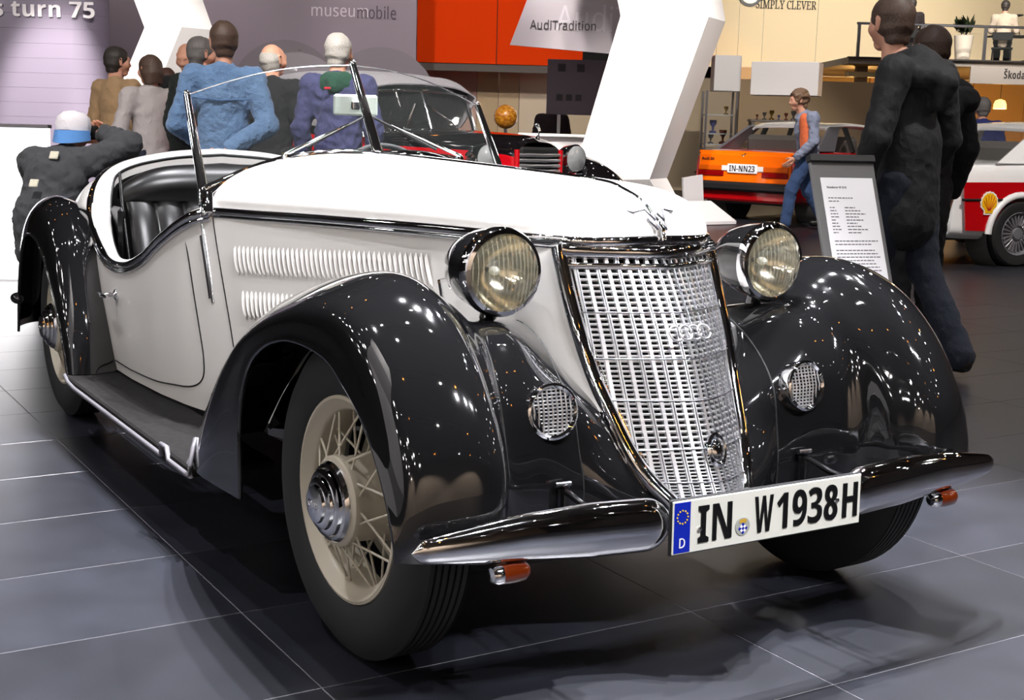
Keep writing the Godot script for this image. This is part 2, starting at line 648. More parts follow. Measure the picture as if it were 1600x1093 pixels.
var RIM := [Vector3(0.545, 0.884, -1.44), Vector3(0.588, 0.85, -1.56), Vector3(0.615, 0.775, -1.74), Vector3(0.63, 0.70, -1.90), Vector3(0.64, 0.65, -2.10), Vector3(0.64, 0.65, -2.315), Vector3(0.632, 0.703, -2.51), Vector3(0.612, 0.775, -2.68), Vector3(0.572, 0.867, -2.80), Vector3(0.50, 0.933, -2.89), Vector3(0.38, 0.974, -2.97), Vector3(0.2, 1.006, -3.0), Vector3(0, 1.02, -3.01)]
var BELT := [Vector3(0, 0.915, 0.108), Vector3(0.09, 0.913, 0.098), Vector3(0.165, 0.911, 0.067), Vector3(0.216, 0.911, 0.012), Vector3(0.27, 0.912, -0.10), Vector3(0.332, 0.908, -0.43), Vector3(0.417, 0.898, -0.88), Vector3(0.495, 0.889, -1.22), Vector3(0.545, 0.884, -1.44)]
var RIDGE := [Vector3(0, 0.94, 0.110), Vector3(0, 0.972, 0.072), Vector3(0, 1.0, 0.03), Vector3(0, 1.02, -0.035), Vector3(0, 1.037, -0.13), Vector3(0, 1.047, -0.43), Vector3(0, 1.057, -0.88), Vector3(0, 1.063, -1.2), Vector3(0, 1.066, -1.395)]

var FF := [
	[Vector3(0.80, 0.245, -0.485), Vector3(0.805, 0.24, -0.80), Vector3(0.74, 0.25, -1.03), Vector3(0.66, 0.25, -1.10), Vector3(0.60, 0.25, -1.12), Vector3(0.55, 0.25, -1.12), Vector3(0.50, 0.25, -1.12)],
	[Vector3(0.80, 0.45, -0.485), Vector3(0.80, 0.44, -0.70), Vector3(0.71, 0.43, -0.90), Vector3(0.63, 0.43, -0.97), Vector3(0.55, 0.43, -1.0), Vector3(0.50, 0.43, -1.0), Vector3(0.46, 0.43, -1.0)],
	[Vector3(0.80, 0.575, -0.43), Vector3(0.795, 0.595, -0.55), Vector3(0.69, 0.585, -0.72), Vector3(0.60, 0.575, -0.80), Vector3(0.51, 0.555, -0.86), Vector3(0.46, 0.55, -0.87), Vector3(0.42, 0.55, -0.87)],
	[Vector3(0.80, 0.645, -0.33), Vector3(0.787, 0.69, -0.39), Vector3(0.67, 0.715, -0.52), Vector3(0.57, 0.685, -0.60), Vector3(0.48, 0.64, -0.66), Vector3(0.43, 0.62, -0.68), Vector3(0.37, 0.61, -0.68)],
	[Vector3(0.80, 0.684, -0.20), Vector3(0.78, 0.75, -0.22), Vector3(0.655, 0.788, -0.31), Vector3(0.55, 0.75, -0.38), Vector3(0.465, 0.685, -0.42), Vector3(0.40, 0.66, -0.43), Vector3(0.33, 0.65, -0.43)],
	[Vector3(0.80, 0.692, -0.07), Vector3(0.777, 0.78, -0.07), Vector3(0.645, 0.835, -0.11), Vector3(0.54, 0.795, -0.15), Vector3(0.46, 0.72, -0.17), Vector3(0.39, 0.70, -0.17), Vector3(0.30, 0.70, -0.17)],
	[Vector3(0.80, 0.68, 0.05), Vector3(0.772, 0.785, 0.07), Vector3(0.635, 0.845, 0.04), Vector3(0.535, 0.80, 0.01), Vector3(0.465, 0.745, 0.0), Vector3(0.38, 0.735, -0.01), Vector3(0.29, 0.72, -0.04)],
	[Vector3(0.80, 0.645, 0.13), Vector3(0.767, 0.745, 0.175), Vector3(0.63, 0.81, 0.165), Vector3(0.54, 0.77, 0.13), Vector3(0.475, 0.735, 0.11), Vector3(0.39, 0.725, 0.10), Vector3(0.29, 0.69, 0.06)],
	[Vector3(0.80, 0.60, 0.21), Vector3(0.762, 0.67, 0.27), Vector3(0.625, 0.73, 0.285), Vector3(0.545, 0.70, 0.235), Vector3(0.487, 0.68, 0.18), Vector3(0.40, 0.67, 0.17), Vector3(0.295, 0.63, 0.14)],
	[Vector3(0.80, 0.54, 0.275), Vector3(0.757, 0.58, 0.34), Vector3(0.62, 0.63, 0.37), Vector3(0.55, 0.61, 0.31), Vector3(0.497, 0.60, 0.235), Vector3(0.40, 0.59, 0.22), Vector3(0.29, 0.56, 0.20)],
	[Vector3(0.80, 0.46, 0.335), Vector3(0.752, 0.49, 0.385), Vector3(0.615, 0.52, 0.425), Vector3(0.55, 0.505, 0.36), Vector3(0.50, 0.50, 0.265), Vector3(0.40, 0.49, 0.245), Vector3(0.285, 0.47, 0.225)],
	[Vector3(0.80, 0.385, 0.37), Vector3(0.748, 0.40, 0.40), Vector3(0.615, 0.41, 0.438), Vector3(0.55, 0.41, 0.37), Vector3(0.50, 0.41, 0.275), Vector3(0.40, 0.41, 0.25), Vector3(0.28, 0.40, 0.24)],
	[Vector3(0.795, 0.34, 0.37), Vector3(0.742, 0.335, 0.385), Vector3(0.612, 0.33, 0.425), Vector3(0.548, 0.33, 0.355), Vector3(0.50, 0.33, 0.27), Vector3(0.40, 0.33, 0.25), Vector3(0.28, 0.33, 0.24)],
]
var APRON := [Vector3(0.286, 0.716, -0.036), Vector3(0.262, 0.665, 0.03), Vector3(0.235, 0.61, 0.10), Vector3(0.203, 0.548, 0.175), Vector3(0.172, 0.47, 0.228), Vector3(0.14, 0.405, 0.28), Vector3(0.10, 0.345, 0.325)]
var RF := [
	[Vector3(0.80, 0.24, -2.31), Vector3(0.78, 0.24, -2.285), Vector3(0.72, 0.24, -2.27), Vector3(0.66, 0.24, -2.29), Vector3(0.58, 0.24, -2.31)],
	[Vector3(0.80, 0.39, -2.40), Vector3(0.785, 0.405, -2.355), Vector3(0.72, 0.41, -2.33), Vector3(0.66, 0.41, -2.34), Vector3(0.58, 0.41, -2.37)],
	[Vector3(0.80, 0.52, -2.53), Vector3(0.785, 0.56, -2.46), Vector3(0.72, 0.575, -2.425), Vector3(0.66, 0.57, -2.44), Vector3(0.58, 0.56, -2.47)],
	[Vector3(0.80, 0.63, -2.65), Vector3(0.78, 0.70, -2.58), Vector3(0.715, 0.73, -2.545), Vector3(0.655, 0.72, -2.56), Vector3(0.58, 0.69, -2.60)],
	[Vector3(0.80, 0.69, -2.79), Vector3(0.775, 0.79, -2.75), Vector3(0.71, 0.83, -2.71), Vector3(0.64, 0.815, -2.72), Vector3(0.57, 0.77, -2.75)],
	[Vector3(0.80, 0.69, -2.95), Vector3(0.77, 0.79, -2.97), Vector3(0.70, 0.84, -2.97), Vector3(0.62, 0.82, -2.97), Vector3(0.54, 0.77, -2.97)],
	[Vector3(0.80, 0.62, -3.06), Vector3(0.77, 0.69, -3.15), Vector3(0.69, 0.74, -3.2), Vector3(0.60, 0.72, -3.2), Vector3(0.52, 0.66, -3.2)],
	[Vector3(0.80, 0.46, -3.14), Vector3(0.77, 0.49, -3.27), Vector3(0.69, 0.52, -3.36), Vector3(0.60, 0.50, -3.36), Vector3(0.52, 0.46, -3.34)],
	[Vector3(0.80, 0.27, -3.18), Vector3(0.77, 0.27, -3.32), Vector3(0.69, 0.27, -3.43), Vector3(0.60, 0.27, -3.43), Vector3(0.52, 0.27, -3.4)],
]

func wire_wheel(car: Node3D, x: float, z: float, s: float, steer: float) -> void:
	var w := part("wheel", car, Transform3D(Basis(Vector3.UP, steer) * Basis(Vector3(0, 0, -s), Vector3(s, 0, 0), Vector3(0, -1, 0)), Vector3(x * s, 0.352, z)))
	var p := [Vector2(0.222, 0.052), Vector2(0.236, 0.064), Vector2(0.262, 0.072), Vector2(0.295, 0.073), Vector2(0.325, 0.066), Vector2(0.343, 0.052)]
	var y := 0.046
	for k in 6:
		p.append_array([Vector2(0.352, y), Vector2(0.352, y - 0.010), Vector2(0.345, y - 0.0105), Vector2(0.345, y - 0.0155)])
		y -= 0.016
	p.append_array([Vector2(0.352, -0.05), Vector2(0.343, -0.056), Vector2(0.325, -0.066), Vector2(0.295, -0.073), Vector2(0.262, -0.072), Vector2(0.222, -0.052)])
	obj(MB.new().lathe(p, 72), "tyre", M.rubber, w)
	obj(MB.new().lathe([Vector2(0.222, 0.046), Vector2(0.230, 0.056), Vector2(0.229, 0.063), Vector2(0.222, 0.065), Vector2(0.216, 0.060), Vector2(0.209, 0.050), Vector2(0.200, 0.045), Vector2(0.195, 0.036), Vector2(0.193, 0.0), Vector2(0.194, -0.03), Vector2(0.214, -0.05), Vector2(0.228, -0.06)], 56), "rim", M.cream, w)
	obj(MB.new().lathe([Vector2(0.001, -0.035), Vector2(0.10, -0.035), Vector2(0.15, -0.05), Vector2(0.166, -0.058), Vector2(0.17, -0.07), Vector2(0.17, -0.10), Vector2(0.02, -0.11)], 40), "brake_drum", mat(Color(0.45, 0.43, 0.38), 0.5), w)
	obj(MB.new().lathe([Vector2(0.105, -0.034), Vector2(0.096, 0.0), Vector2(0.094, 0.055), Vector2(0.101, 0.068), Vector2(0.1, 0.084), Vector2(0.092, 0.09), Vector2(0.01, 0.091)], 32), "hub", M.cream, w)
	var cap := MB.new().lathe([Vector2(0.088, 0.084), Vector2(0.089, 0.094), Vector2(0.084, 0.102), Vector2(0.076, 0.105), Vector2(0.074, 0.112), Vector2(0.066, 0.116), Vector2(0.059, 0.117), Vector2(0.057, 0.124), Vector2(0.049, 0.128), Vector2(0.042, 0.129), Vector2(0.040, 0.135), Vector2(0.025, 0.139), Vector2(0.001, 0.140)], 40)
	for k in 4:
		cap.xf = Transform3D(Basis(), Vector3(-0.0165 + 0.011 * k, 0.1395, 0))
		var ring := []
		for j in 14:
			ring.append(Vector3(0.0075 * cos(TAU * j / 14), 0, 0.0075 * sin(TAU * j / 14)))
		cap.tube(ring, 0.0012, 5, true)
	obj(cap, "hub_cap", M.chrome, w)
	for k in 40:
		var a := TAU * k / 40.0
		var front := k % 2 == 0
		var tw := 0.42 * (1 if (k / 2) % 2 == 0 else -1)
		var h0 := 0.074 if front else 0.0
		var r0 := 0.096
		var a1 := a + tw
		var q0 := Vector3(r0 * cos(a), h0, r0 * sin(a))
		var q1 := Vector3(0.197 * cos(a1), 0.036 if front else 0.006, 0.197 * sin(a1))
		obj(MB.new().tube([q0, q1], 0.0031, 6), "spoke", M.cream, w)

func roadster() -> void:
	var car := thing("roadster", "black and white open roadster with upright chrome grille and plate IN W 1938H", "car")
	# ---- bonnet: two crowned lids, hinge, side panels with louvres
	for s in [1.0, -1.0]:
		var rows := []
		for i in 61:
			var t := i / 60.0
			var b := curve_at(BELT, t)
			var r := curve_at(RIDGE, t)
			var row := PackedVector3Array()
			for j in 17:
				var a := j / 16.0 * PI / 2
				row.append(Vector3(b.x * pow(cos(a), 0.8), b.y + 0.008 + (r.y - b.y - 0.008) * pow(sin(a), 0.9), lerpf(b.z, r.z, 1.0 - cos(a))))
			row[16].x = 0.0
			rows.append(row)
		obj(MB.new().shell(flipx(rows, s), 0.003, s > 0, Vector3(0, 1, 0)), "bonnet_lid", M.white, car)
		# side panel below the belt
		rows = []
		for j in 17:
			var y := lerpf(0.905, 0.27, pow(j / 16.0, 1.0))
			var row := PackedVector3Array()
			for i in 49:
				var u := i / 48.0
				var yy := minf(y, curve_at(BELT, 0.375 + 0.625 * u).y)
				yy = maxf(yy, lerpf(0.53, 0.27, minf(1.0, u * 2.2)))
				var zf := 0.012 + (0.9 - yy) * 0.4845
				var ze := lerpf(0.01, -1.446, u)
				var z := ze + (zf - 0.01) * (1.0 - u) * clampf(1.0 - u * 1.4, 0, 1)
				row.append(Vector3(side_x(yy, ze) - (0.9 - yy) * 0.05 * pow(1.0 - u, 6.0), yy, z))
			rows.append(row)
		var sp := obj(MB.new().shell(flipx(rows, s), 0.003, s < 0, Vector3(s, 0, 0)), "bonnet_side", M.white, car)
		if s < 0:
			var lv := MB.new()
			var lr := []
			for k in 9:
				var f := k / 8.0
				var bulge := pow(sin(PI * f), 0.35)
				lr.append(PackedVector3Array([Vector3(-0.0005, lerpf(0.046, -0.046, f), 0.010), Vector3(0.0045 * bulge, lerpf(0.046, -0.046, f), 0.007), Vector3(0.0095 * bulge, lerpf(0.0455, -0.0455, f), 0.0), Vector3(0.010 * bulge, lerpf(0.045, -0.045, f), -0.003), Vector3(-0.0005, lerpf(0.045, -0.045, f), -0.0035)]))
			lv.grid(lr)
			var lm := lv.mesh()
			for q in [[0.747, 0.80, -1.277, -0.41, 41], [0.622, 0.675, -1.225, -0.36, 41]]:
				for k in q[4]:
					var f: float = k / float(q[4] - 1)
					var z := lerpf(q[2], q[3], f)
					var y := lerpf(q[0], q[1], f)
					var dx := (side_x(y, z + 0.02) - side_x(y, z - 0.02)) / 0.04
					var dy := (side_x(y + 0.02, z) - side_x(y - 0.02, z)) / 0.04
					var nrm := Vector3(-1, dy, dx).normalized()
					var lean := Vector3(0, 1, -0.42)
					var up := (lean - nrm * nrm.dot(lean)).normalized()
					put(lm, "louvre", M.white, sp, Transform3D(Basis(nrm, up, nrm.cross(up) * 1.3), Vector3(-side_x(y, z) - 0.006 * f * f, y, z)))
	var hinge := []
	for k in 40:
		hinge.append(curve_at(RIDGE, 0.12 + 0.88 * k / 39.0) + Vector3(0, 0.002, 0.001))
	obj(MB.new().tube(hinge, 0.0055, 8), "bonnet_hinge", M.chrome, car)
	# winged letter on the nose
	var orn := part("nose_ornament", car)
	for k in 2:
		var o := Vector3(0, -0.020 * k, 0.012 * k)
		for s in [1.0, -1.0]:
			var zig := [Vector3(0, 0.972, 0.083), Vector3(0.012 * s, 0.955, 0.098), Vector3(0.026 * s, 0.978, 0.075), Vector3(0.055 * s, 0.972, 0.07), Vector3(0.075 * s, 0.976, 0.05)]
			var z2 := []
			for p in zig.slice(0, 5 if k == 0 else 3):
				z2.append(p + o + Vector3(0, 0.006, 0.006))
			obj(MB.new().tube(z2, 0.0035, 6), "chevron", M.steel, orn)
	obj(MB.new().tube([Vector3(0, 0.965, 0.088), Vector3(0, 0.94, 0.118), Vector3(0, 0.915, 0.126)], 0.006, 8), "stem", M.chrome, orn)
	# ---- chrome belt from the nose along the bonnet and round the cockpit
	var whole := []
	for k in 121:
		whole.append(curve_at(BELT, 1.0 - k / 120.0))
	for k in range(1, 121):
		var q := curve_at(BELT, k / 120.0)
		whole.append(Vector3(-q.x, q.y, q.z))
	var mb := MB.new().tube(whole, 0.0125, 10, false, true, 0.75)
	var low := []
	for q in whole:
		low.append(q + Vector3(0, -0.016, 0))
	mb.tube(low, 0.0055, 6)
	obj(mb, "belt_moulding", M.chrome, car)
	var rim := []
	for k in 91:
		rim.append(curve_at(RIM, k / 90.0))
	for k in range(89, -1, -1):
		var q: Vector3 = rim[k]
		rim.append(Vector3(-q.x, q.y, q.z))
	mb = MB.new().tube(rim, 0.016, 10)
	low = []
	for q in rim:
		low.append(q + Vector3(signf(q.x) * 0.006, -0.021, 0))
	mb.tube(low, 0.008, 6)
	obj(mb, "cockpit_moulding", M.chrome, car)
	# ---- body sides with doors, tail and cockpit roll
	for s in [1.0, -1.0]:
		var rows := []
		for j in 13:
			var row := PackedVector3Array()
			for i in 41:
				var t := i / 40.0 * 7.0 / 12.0
				var top := curve_at(RIM, t)
				var y := lerpf(top.y - 0.01, 0.245, j / 12.0)
				row.append(Vector3(lerpf(top.x, side_x(y, top.z), minf(1.0, j / 2.0)), y, top.z))
			rows.append(row)
		obj(MB.new().shell(flipx(rows, s), 0.004, s > 0, Vector3(s, 0, 0)), "body_side", M.white, car)
		var tail := [[], [], [], [], []]
		for q in [[6, Vector3(0.655, 0.55, -2.53), Vector3(0.64, 0.30, -2.55)], [8, Vector3(0.645, 0.66, -2.88), Vector3(0.63, 0.30, -2.95)], [9, Vector3(0.585, 0.70, -3.2), Vector3(0.585, 0.30, -3.35)], [10, Vector3(0.43, 0.73, -3.42), Vector3(0.44, 0.30, -3.62)], [11, Vector3(0.22, 0.75, -3.52), Vector3(0.22, 0.3, -3.72)], [12, Vector3(0, 0.76, -3.55), Vector3(0, 0.3, -3.75)]]:
			var a: Vector3 = RIM[q[0]]
			tail[0].append(a)
			tail[1].append(a.lerp(q[1], 0.35) + Vector3(0.01, 0.03, -0.01))
			tail[2].append(a.lerp(q[1], 0.7) + Vector3(0.01, 0.02, -0.02))
			tail[3].append(q[1])
			tail[4].append(q[2])
		obj(MB.new().shell(flipx(surf(tail, 20, 24), s), 0.004, s > 0), "tail_panel", M.white, car)
		# door: a thin proud panel with its shut line
		var edge := [Vector3(0, 0.835, -1.605), Vector3(0, 0.715, -1.543), Vector3(0, 0.598, -1.498), Vector3(0, 0.5, -1.469), Vector3(0, 0.42, -1.456), Vector3(0, 0.355, -1.473), Vector3(0, 0.316, -1.55), Vector3(0, 0.298, -1.692), Vector3(0, 0.284, -1.861), Vector3(0, 0.28, -2.059), Vector3(0, 0.28, -2.3)]
		var line := []
		for q in curve(edge, 60):
			line.append(Vector3((side_x(q.y, q.z) + 0.0005) * s, q.y, q.z))
		obj(MB.new().tube(line, 0.0026, 6), "door_shut_line", M.dark, car)
		line = []
		for q in curve([Vector3(0, 0.866, -1.43), Vector3(0, 0.75, -1.375), Vector3(0, 0.637, -1.329), Vector3(0, 0.524, -1.294), Vector3(0, 0.4, -1.272), Vector3(0, 0.26, -1.26)], 24):
			line.append(Vector3((side_x(q.y, q.z) + 0.0005) * s, q.y, q.z))
		obj(MB.new().tube(line, 0.0022, 6), "panel_joint", M.dark, car)
		# slim vent strip beside the bonnet
		line = []
		var line2 := []
		for q in curve([Vector3(0, 0.842, -1.495), Vector3(0, 0.744, -1.445), Vector3(0, 0.668, -1.414), Vector3(0, 0.606, -1.395)], 16):
			line.append(Vector3((side_x(q.y, q.z) - 0.003) * s, q.y, q.z + 0.003))
			line2.append(Vector3((side_x(q.y, q.z) + 0.0035) * s, q.y, q.z - 0.0015))
		obj(MB.new().tube(line, 0.0085, 8, false, true, 0.8), "vent_frame", M.satin, car)
		obj(MB.new().tube(line2.slice(2, 16), 0.0072, 8), "vent_slot", mat(Color(0.06, 0.03, 0.05), 0.3), car)
		# door handle
		var hd := part("door_handle", car)
		var hx0 := side_x(0.536, -2.2)
		obj(MB.new().lathe([Vector2(0.02, 0.0), Vector2(0.02, 0.004), Vector2(0.009, 0.012), Vector2(0.007, 0.05), Vector2(0.001, 0.052)], 14), "stem", M.chrome, hd, along(Vector3(hx0 * s, 0.536, -2.2), Vector3(s, 0, 0)))
		obj(MB.new().tube([Vector3((hx0 + 0.048) * s, 0.536, -2.14), Vector3((hx0 + 0.052) * s, 0.536, -2.2), Vector3((hx0 + 0.046) * s, 0.536, -2.27)], [0.005, 0.009, 0.005], 8), "grip", M.chrome, hd)
		# white roll inside the chrome rim
		rows = [PackedVector3Array(), PackedVector3Array(), PackedVector3Array(), PackedVector3Array(), PackedVector3Array()]
		for k in 61:
			var t := k / 60.0
			var p := curve_at(RIM, t)
			var w := lut([[0.0, 0.015], [0.2, 0.025], [0.4, 0.04], [0.55, 0.07], [0.7, 0.085], [1.0, 0.07]], t)
			var dir := lut([[0.0, 0.0], [0.5, 0.0], [0.62, 0.35], [0.75, 0.8], [0.85, 1.0], [1.0, 1.0]], t)
			var inw := Vector3(-(1.0 - dir), 0, dir).normalized()
			if t > 0.98:
				inw = Vector3(0, 0, 1)
			rows[0].append(p + Vector3(0, 0.008, 0))
			rows[1].append(p + inw * w * 0.3 + Vector3(0, 0.020, 0))
			rows[2].append(p + inw * w * 0.65 + Vector3(0, 0.018, 0))
			rows[3].append(p + inw * w + Vector3(0, 0.0, 0))
			rows[4].append(p + inw * w * 0.98 + Vector3(0, -0.04, 0))
		obj(MB.new().grid(flipx(rows, s), false, false, s < 0), "cockpit_roll", M.white, car)
		var pipe := []
		for q in rows[3]:
			pipe.append(Vector3(q.x * s, q.y - 0.006, q.z))
		obj(MB.new().tube(pipe.slice(6), 0.006, 6), "edge_piping", M.leather, car)
		# dark lining of the cockpit
		var lin := [PackedVector3Array(), PackedVector3Array()]
		for q in rows[4]:
			lin[0].append(q)
			lin[1].append(Vector3(q.x * 0.95, 0.3, lerpf(q.z, -2.2, 0.1)))
		obj(MB.new().grid(flipx(lin, s), false, false, s < 0), "cockpit_lining", M.leather, car)
	obj(MB.new().box(Vector3(0, 0.28, -2.1), Vector3(1.1, 0.03, 1.7)), "cockpit_floor", M.dark, car)
	var dash := [[], [], []]
	for k in 9:
		var x := lerpf(-0.52, 0.52, k / 8.0)
		var yy := 1.05 - 0.55 * x * x
		dash[0].append(Vector3(x, yy, -1.42 - 0.12 * absf(x)))
		dash[1].append(Vector3(x, yy - 0.02, -1.62))
		dash[2].append(Vector3(x, yy - 0.22, -1.64))
	obj(MB.new().shell(surf(dash, 8, 16), 0.006), "dashboard", M.leather, car)
	var sw := part("steering_wheel", car, Transform3D(Basis(Vector3.RIGHT, 1.15), Vector3(0.27, 0.90, -1.86)))
	var ring := []
	for k in 40:
		ring.append(Vector3(0.2 * cos(TAU * k / 40), 0, 0.2 * sin(TAU * k / 40)))
	obj(MB.new().tube(ring, 0.011, 8, true), "ring", M.dark, sw)
	for k in 3:
		obj(MB.new().tube([Vector3.ZERO, Vector3(0.2 * cos(TAU * k / 3 + 0.5), 0, 0.2 * sin(TAU * k / 3 + 0.5))], 0.007, 6), "spoke", M.chrome, sw)
	# ---- seat
	var seat := part("seat", car)
	var roll := []
	for j in 13:
		var a := -0.6 + j / 12.0 * 4.0
		var row := PackedVector3Array()
		for i in 41:
			var x := lerpf(-0.505, 0.505, i / 40.0)
			var e := pow(absf(x) / 0.505, 5.0)
			var k := 1.0 - 0.55 * e
			row.append(Vector3(x, 0.90 - 0.045 * e + sin(a) * 0.085 * k, -2.66 + cos(a) * 0.085 * k))
		roll.append(row)
	obj(MB.new().grid(roll, false, false), "headroll", M.leather, seat)
	roll = []
	for j in 15:
		var f := j / 14.0
		var row := PackedVector3Array()
		for i in 121:
			var x := lerpf(-0.49, 0.49, i / 120.0)
			var pl := absf(sin((x + 0.49) / 0.98 * PI * 9.0))
			row.append(Vector3(x, lerpf(0.84, 0.42, f), -2.60 + f * 0.14 + 0.03 * pow(pl, 0.5) - 0.03 * pow(1.0 - f, 8.0)))
		roll.append(row)
	obj(MB.new().grid(roll), "backrest", M.leather, seat)
	for s in [1.0, -1.0]:
		obj(MB.new().tube([Vector3(0.505 * s, 0.95, -2.655), Vector3(0.51 * s, 0.82, -2.6), Vector3(0.505 * s, 0.6, -2.53), Vector3(0.5 * s, 0.44, -2.47)], 0.006, 6), "piping", M.leather, seat)
		obj(MB.new().box(Vector3(0.52 * s, 0.6, -2.64), Vector3(0.03, 0.44, 0.14), 0.014), "side_panel", M.leather, seat)
	obj(MB.new().box(Vector3(0, 0.4, -2.22), Vector3(0.98, 0.16, 0.52), 0.05), "cushion", M.leather, seat)
	# ---- windscreen
	var ws := part("windscreen", car)
	var ct := Vector3(0, 1.352, -1.608)
	var cb := Vector3(0, 1.062, -1.398)
	obj(MB.new().tube([cb + Vector3(0, -0.02, 0.012), ct + Vector3(0, 0.0, 0)], [0.018, 0.0125], 10), "centre_post", M.chrome, ws)
	obj(MB.new().ball(ct + Vector3(0, 0.008, 0), Vector3.ONE * 0.012, 10), "finial", M.chrome, ws)
	for s in [1.0, -1.0]:
		var sb := Vector3(0.552 * s, 0.90, -1.47)
		var stp := Vector3(0.536 * s, 1.236, -1.703)
		obj(MB.new().tube([sb, Vector3(0.55 * s, 0.95, -1.508), stp], [0.024, 0.016, 0.011], 10), "side_post", M.chrome, ws)
		obj(MB.new().ball(stp + Vector3(0, 0.006, 0), Vector3.ONE * 0.011, 10), "finial", M.chrome, ws)
		obj(MB.new().tube([sb + Vector3(0, -0.03, 0.03), sb + Vector3(-0.01 * s, 0.03, 0.0), Vector3(0.5 * s, 0.955, -1.475), Vector3(0.4 * s, 1.0, -1.45)], [0.03, 0.024, 0.014, 0.01], 8), "post_foot", M.chrome, ws)
		var rows := []
		for j in 2:
			var row := PackedVector3Array()
			for i in 17:
				var u := i / 16.0
				var a := cb.lerp(Vector3(0.545 * s, 0.945, -1.505), u) + Vector3(0, 0.045 * sin(PI * u), 0)
				var b := ct.lerp(stp, u) + Vector3(0, 0.028 * sin(PI * u), 0)
				row.append(a if j == 0 else b)
			rows.append(row)
		obj(MB.new().grid(rows), "pane", M.pane, ws)
		var sill := []
		for q in rows[0]:
			sill.append(q + Vector3(0, 0.0, 0.008))
		obj(MB.new().tube(sill, 0.015, 10), "sill", M.chrome, ws)
		obj(MB.new().tube(Array(rows[1]), 0.0022, 5), "glass_edge", M.satin, ws)
		var wp := part("wiper", car)
		var pv := Vector3(0.31 * s, 1.05, -1.425)
		var tip := Vector3(0.0 * s + 0.005, 1.19, -1.495)
		var mid := pv.lerp(tip, 0.42)
		obj(MB.new().lathe([Vector2(0.014, -0.02), Vector2(0.014, 0.012), Vector2(0.006, 0.02), Vector2(0.001, 0.021)], 12), "pivot", M.chrome, wp, along(pv, Vector3(0, 0.7, 0.7)))
		obj(MB.new().tube([pv + Vector3(0, 0.012, 0.012), mid + Vector3(0, 0.008, 0.01), tip.lerp(pv, 0.25) + Vector3(0, 0.004, 0.004)], [0.007, 0.006, 0.003], 6), "arm", M.chrome, wp)
		obj(MB.new().tube([pv.lerp(tip, 0.25) + Vector3(0, -0.004, 0.0), tip], 0.004, 6), "blade", M.dark, wp)
	var mr := part("mirror", car, Transform3D(Basis(Vector3.UP, -0.35), Vector3(0.035, 1.222, -1.66)))
	obj(MB.new().box(Vector3.ZERO, Vector3(0.15, 0.07, 0.014), 0.006), "glass", mat(Color(0.62, 0.66, 0.62), 0.25), mr)
	obj(MB.new().box(Vector3(0, 0.0, 0.01), Vector3(0.03, 0.03, 0.02), 0.004), "bracket", M.chrome, mr)
	# ---- fenders, apron, running boards, wheels, lamps, horns, bumpers
	for s in [1.0, -1.0]:
		var front := surf(FF, 72, 54)
		var fm := MB.new().shell(flipx(front, s), 0.004, s < 0)
		obj(fm, "front_fender", M.black, car)
		var bead := []
		for r in front:
			bead.append(Vector3((r[0].x - 0.002) * s, r[0].y, r[0].z))
		obj(MB.new().tube(bead, 0.006, 6), "fender_bead", M.black, car)
		var ap := []
		for k in 7:
			var a: Vector3 = FF[k + 6][6]
			var b: Vector3 = APRON[k]
			ap.append([a, a.lerp(b, 0.33) + Vector3(0, 0.0, 0.006), a.lerp(b, 0.66) + Vector3(0, 0.0, 0.004), b])
		obj(MB.new().shell(flipx(surf(ap, 24, 8), s), 0.003, s < 0), "nose_apron", M.black, car)
		var seam := []
		for k in range(36, 73):
			seam.append(front[k][54] * Vector3(s, 1, 1) + Vector3(0, 0.002, 0.002))
		obj(MB.new().tube(seam, 0.0028, 6), "apron_joint", M.dark, car)
		var rear := surf(RF, 48, 32)
		obj(MB.new().shell(flipx(rear, s), 0.004, s < 0), "rear_fender", M.black, car)
		bead = []
		for r in rear:
			bead.append(Vector3((r[0].x - 0.002) * s, r[0].y, r[0].z))
		obj(MB.new().tube(bead, 0.006, 6), "fender_bead", M.black, car)
		# running board: rubber top with bright edge strips
		var rb := part("running_board", car)
		obj(MB.new().box(Vector3(0.69 * s, 0.225, -1.58), Vector3(0.235, 0.024, 1.49), 0.006), "tread_mat", M.mat_rubber, rb)
		var strip := [Vector3(0.60, 0.243, -2.325), Vector3(0.70, 0.242, -2.335), Vector3(0.78, 0.24, -2.34), Vector3(0.808, 0.234, -2.31), Vector3(0.812, 0.222, -2.24)]
		for k in 10:
			strip.append(Vector3(0.812, 0.216, -2.15 + k * 0.115))
		strip.append_array([Vector3(0.812, 0.216, -1.10), Vector3(0.815, 0.25, -1.095), Vector3(0.815, 0.252, -1.04), Vector3(0.812, 0.216, -1.035), Vector3(0.812, 0.216, -0.86), Vector3(0.812, 0.219, -0.845), Vector3(0.81, 0.25, -0.855), Vector3(0.79, 0.27, -0.875), Vector3(0.775, 0.31, -0.885)])
		obj(MB.new().tube(fx(strip, s), 0.0075, 8), "edge_strip", M.trim, rb)
		obj(MB.new().tube(fx([Vector3(0.812, 0.215, -0.835), Vector3(0.815, 0.25, -0.83), Vector3(0.80, 0.29, -0.85), Vector3(0.785, 0.31, -0.875)], s), 0.007, 8), "end_strip", M.trim, rb)
		var wh := []
		for i in 31:
			var z := lerpf(-1.12, 0.235, i / 30.0)
			var top := lut([[-1.12, 0.26], [-1.0, 0.41], [-0.85, 0.53], [-0.65, 0.60], [-0.42, 0.645], [-0.17, 0.685], [0.0, 0.71], [0.1, 0.695], [0.17, 0.64], [0.22, 0.55], [0.235, 0.36]], z)
			var row := PackedVector3Array()
			for j in 9:
				var y := lerpf(0.24, top, j / 8.0)
				row.append(Vector3(maxf(0.462, side_x(y, z) + 0.014), y, z))
			wh.append(row)
		obj(MB.new().shell(flipx(wh, s), 0.003, s < 0), "wheel_house", M.black, car)
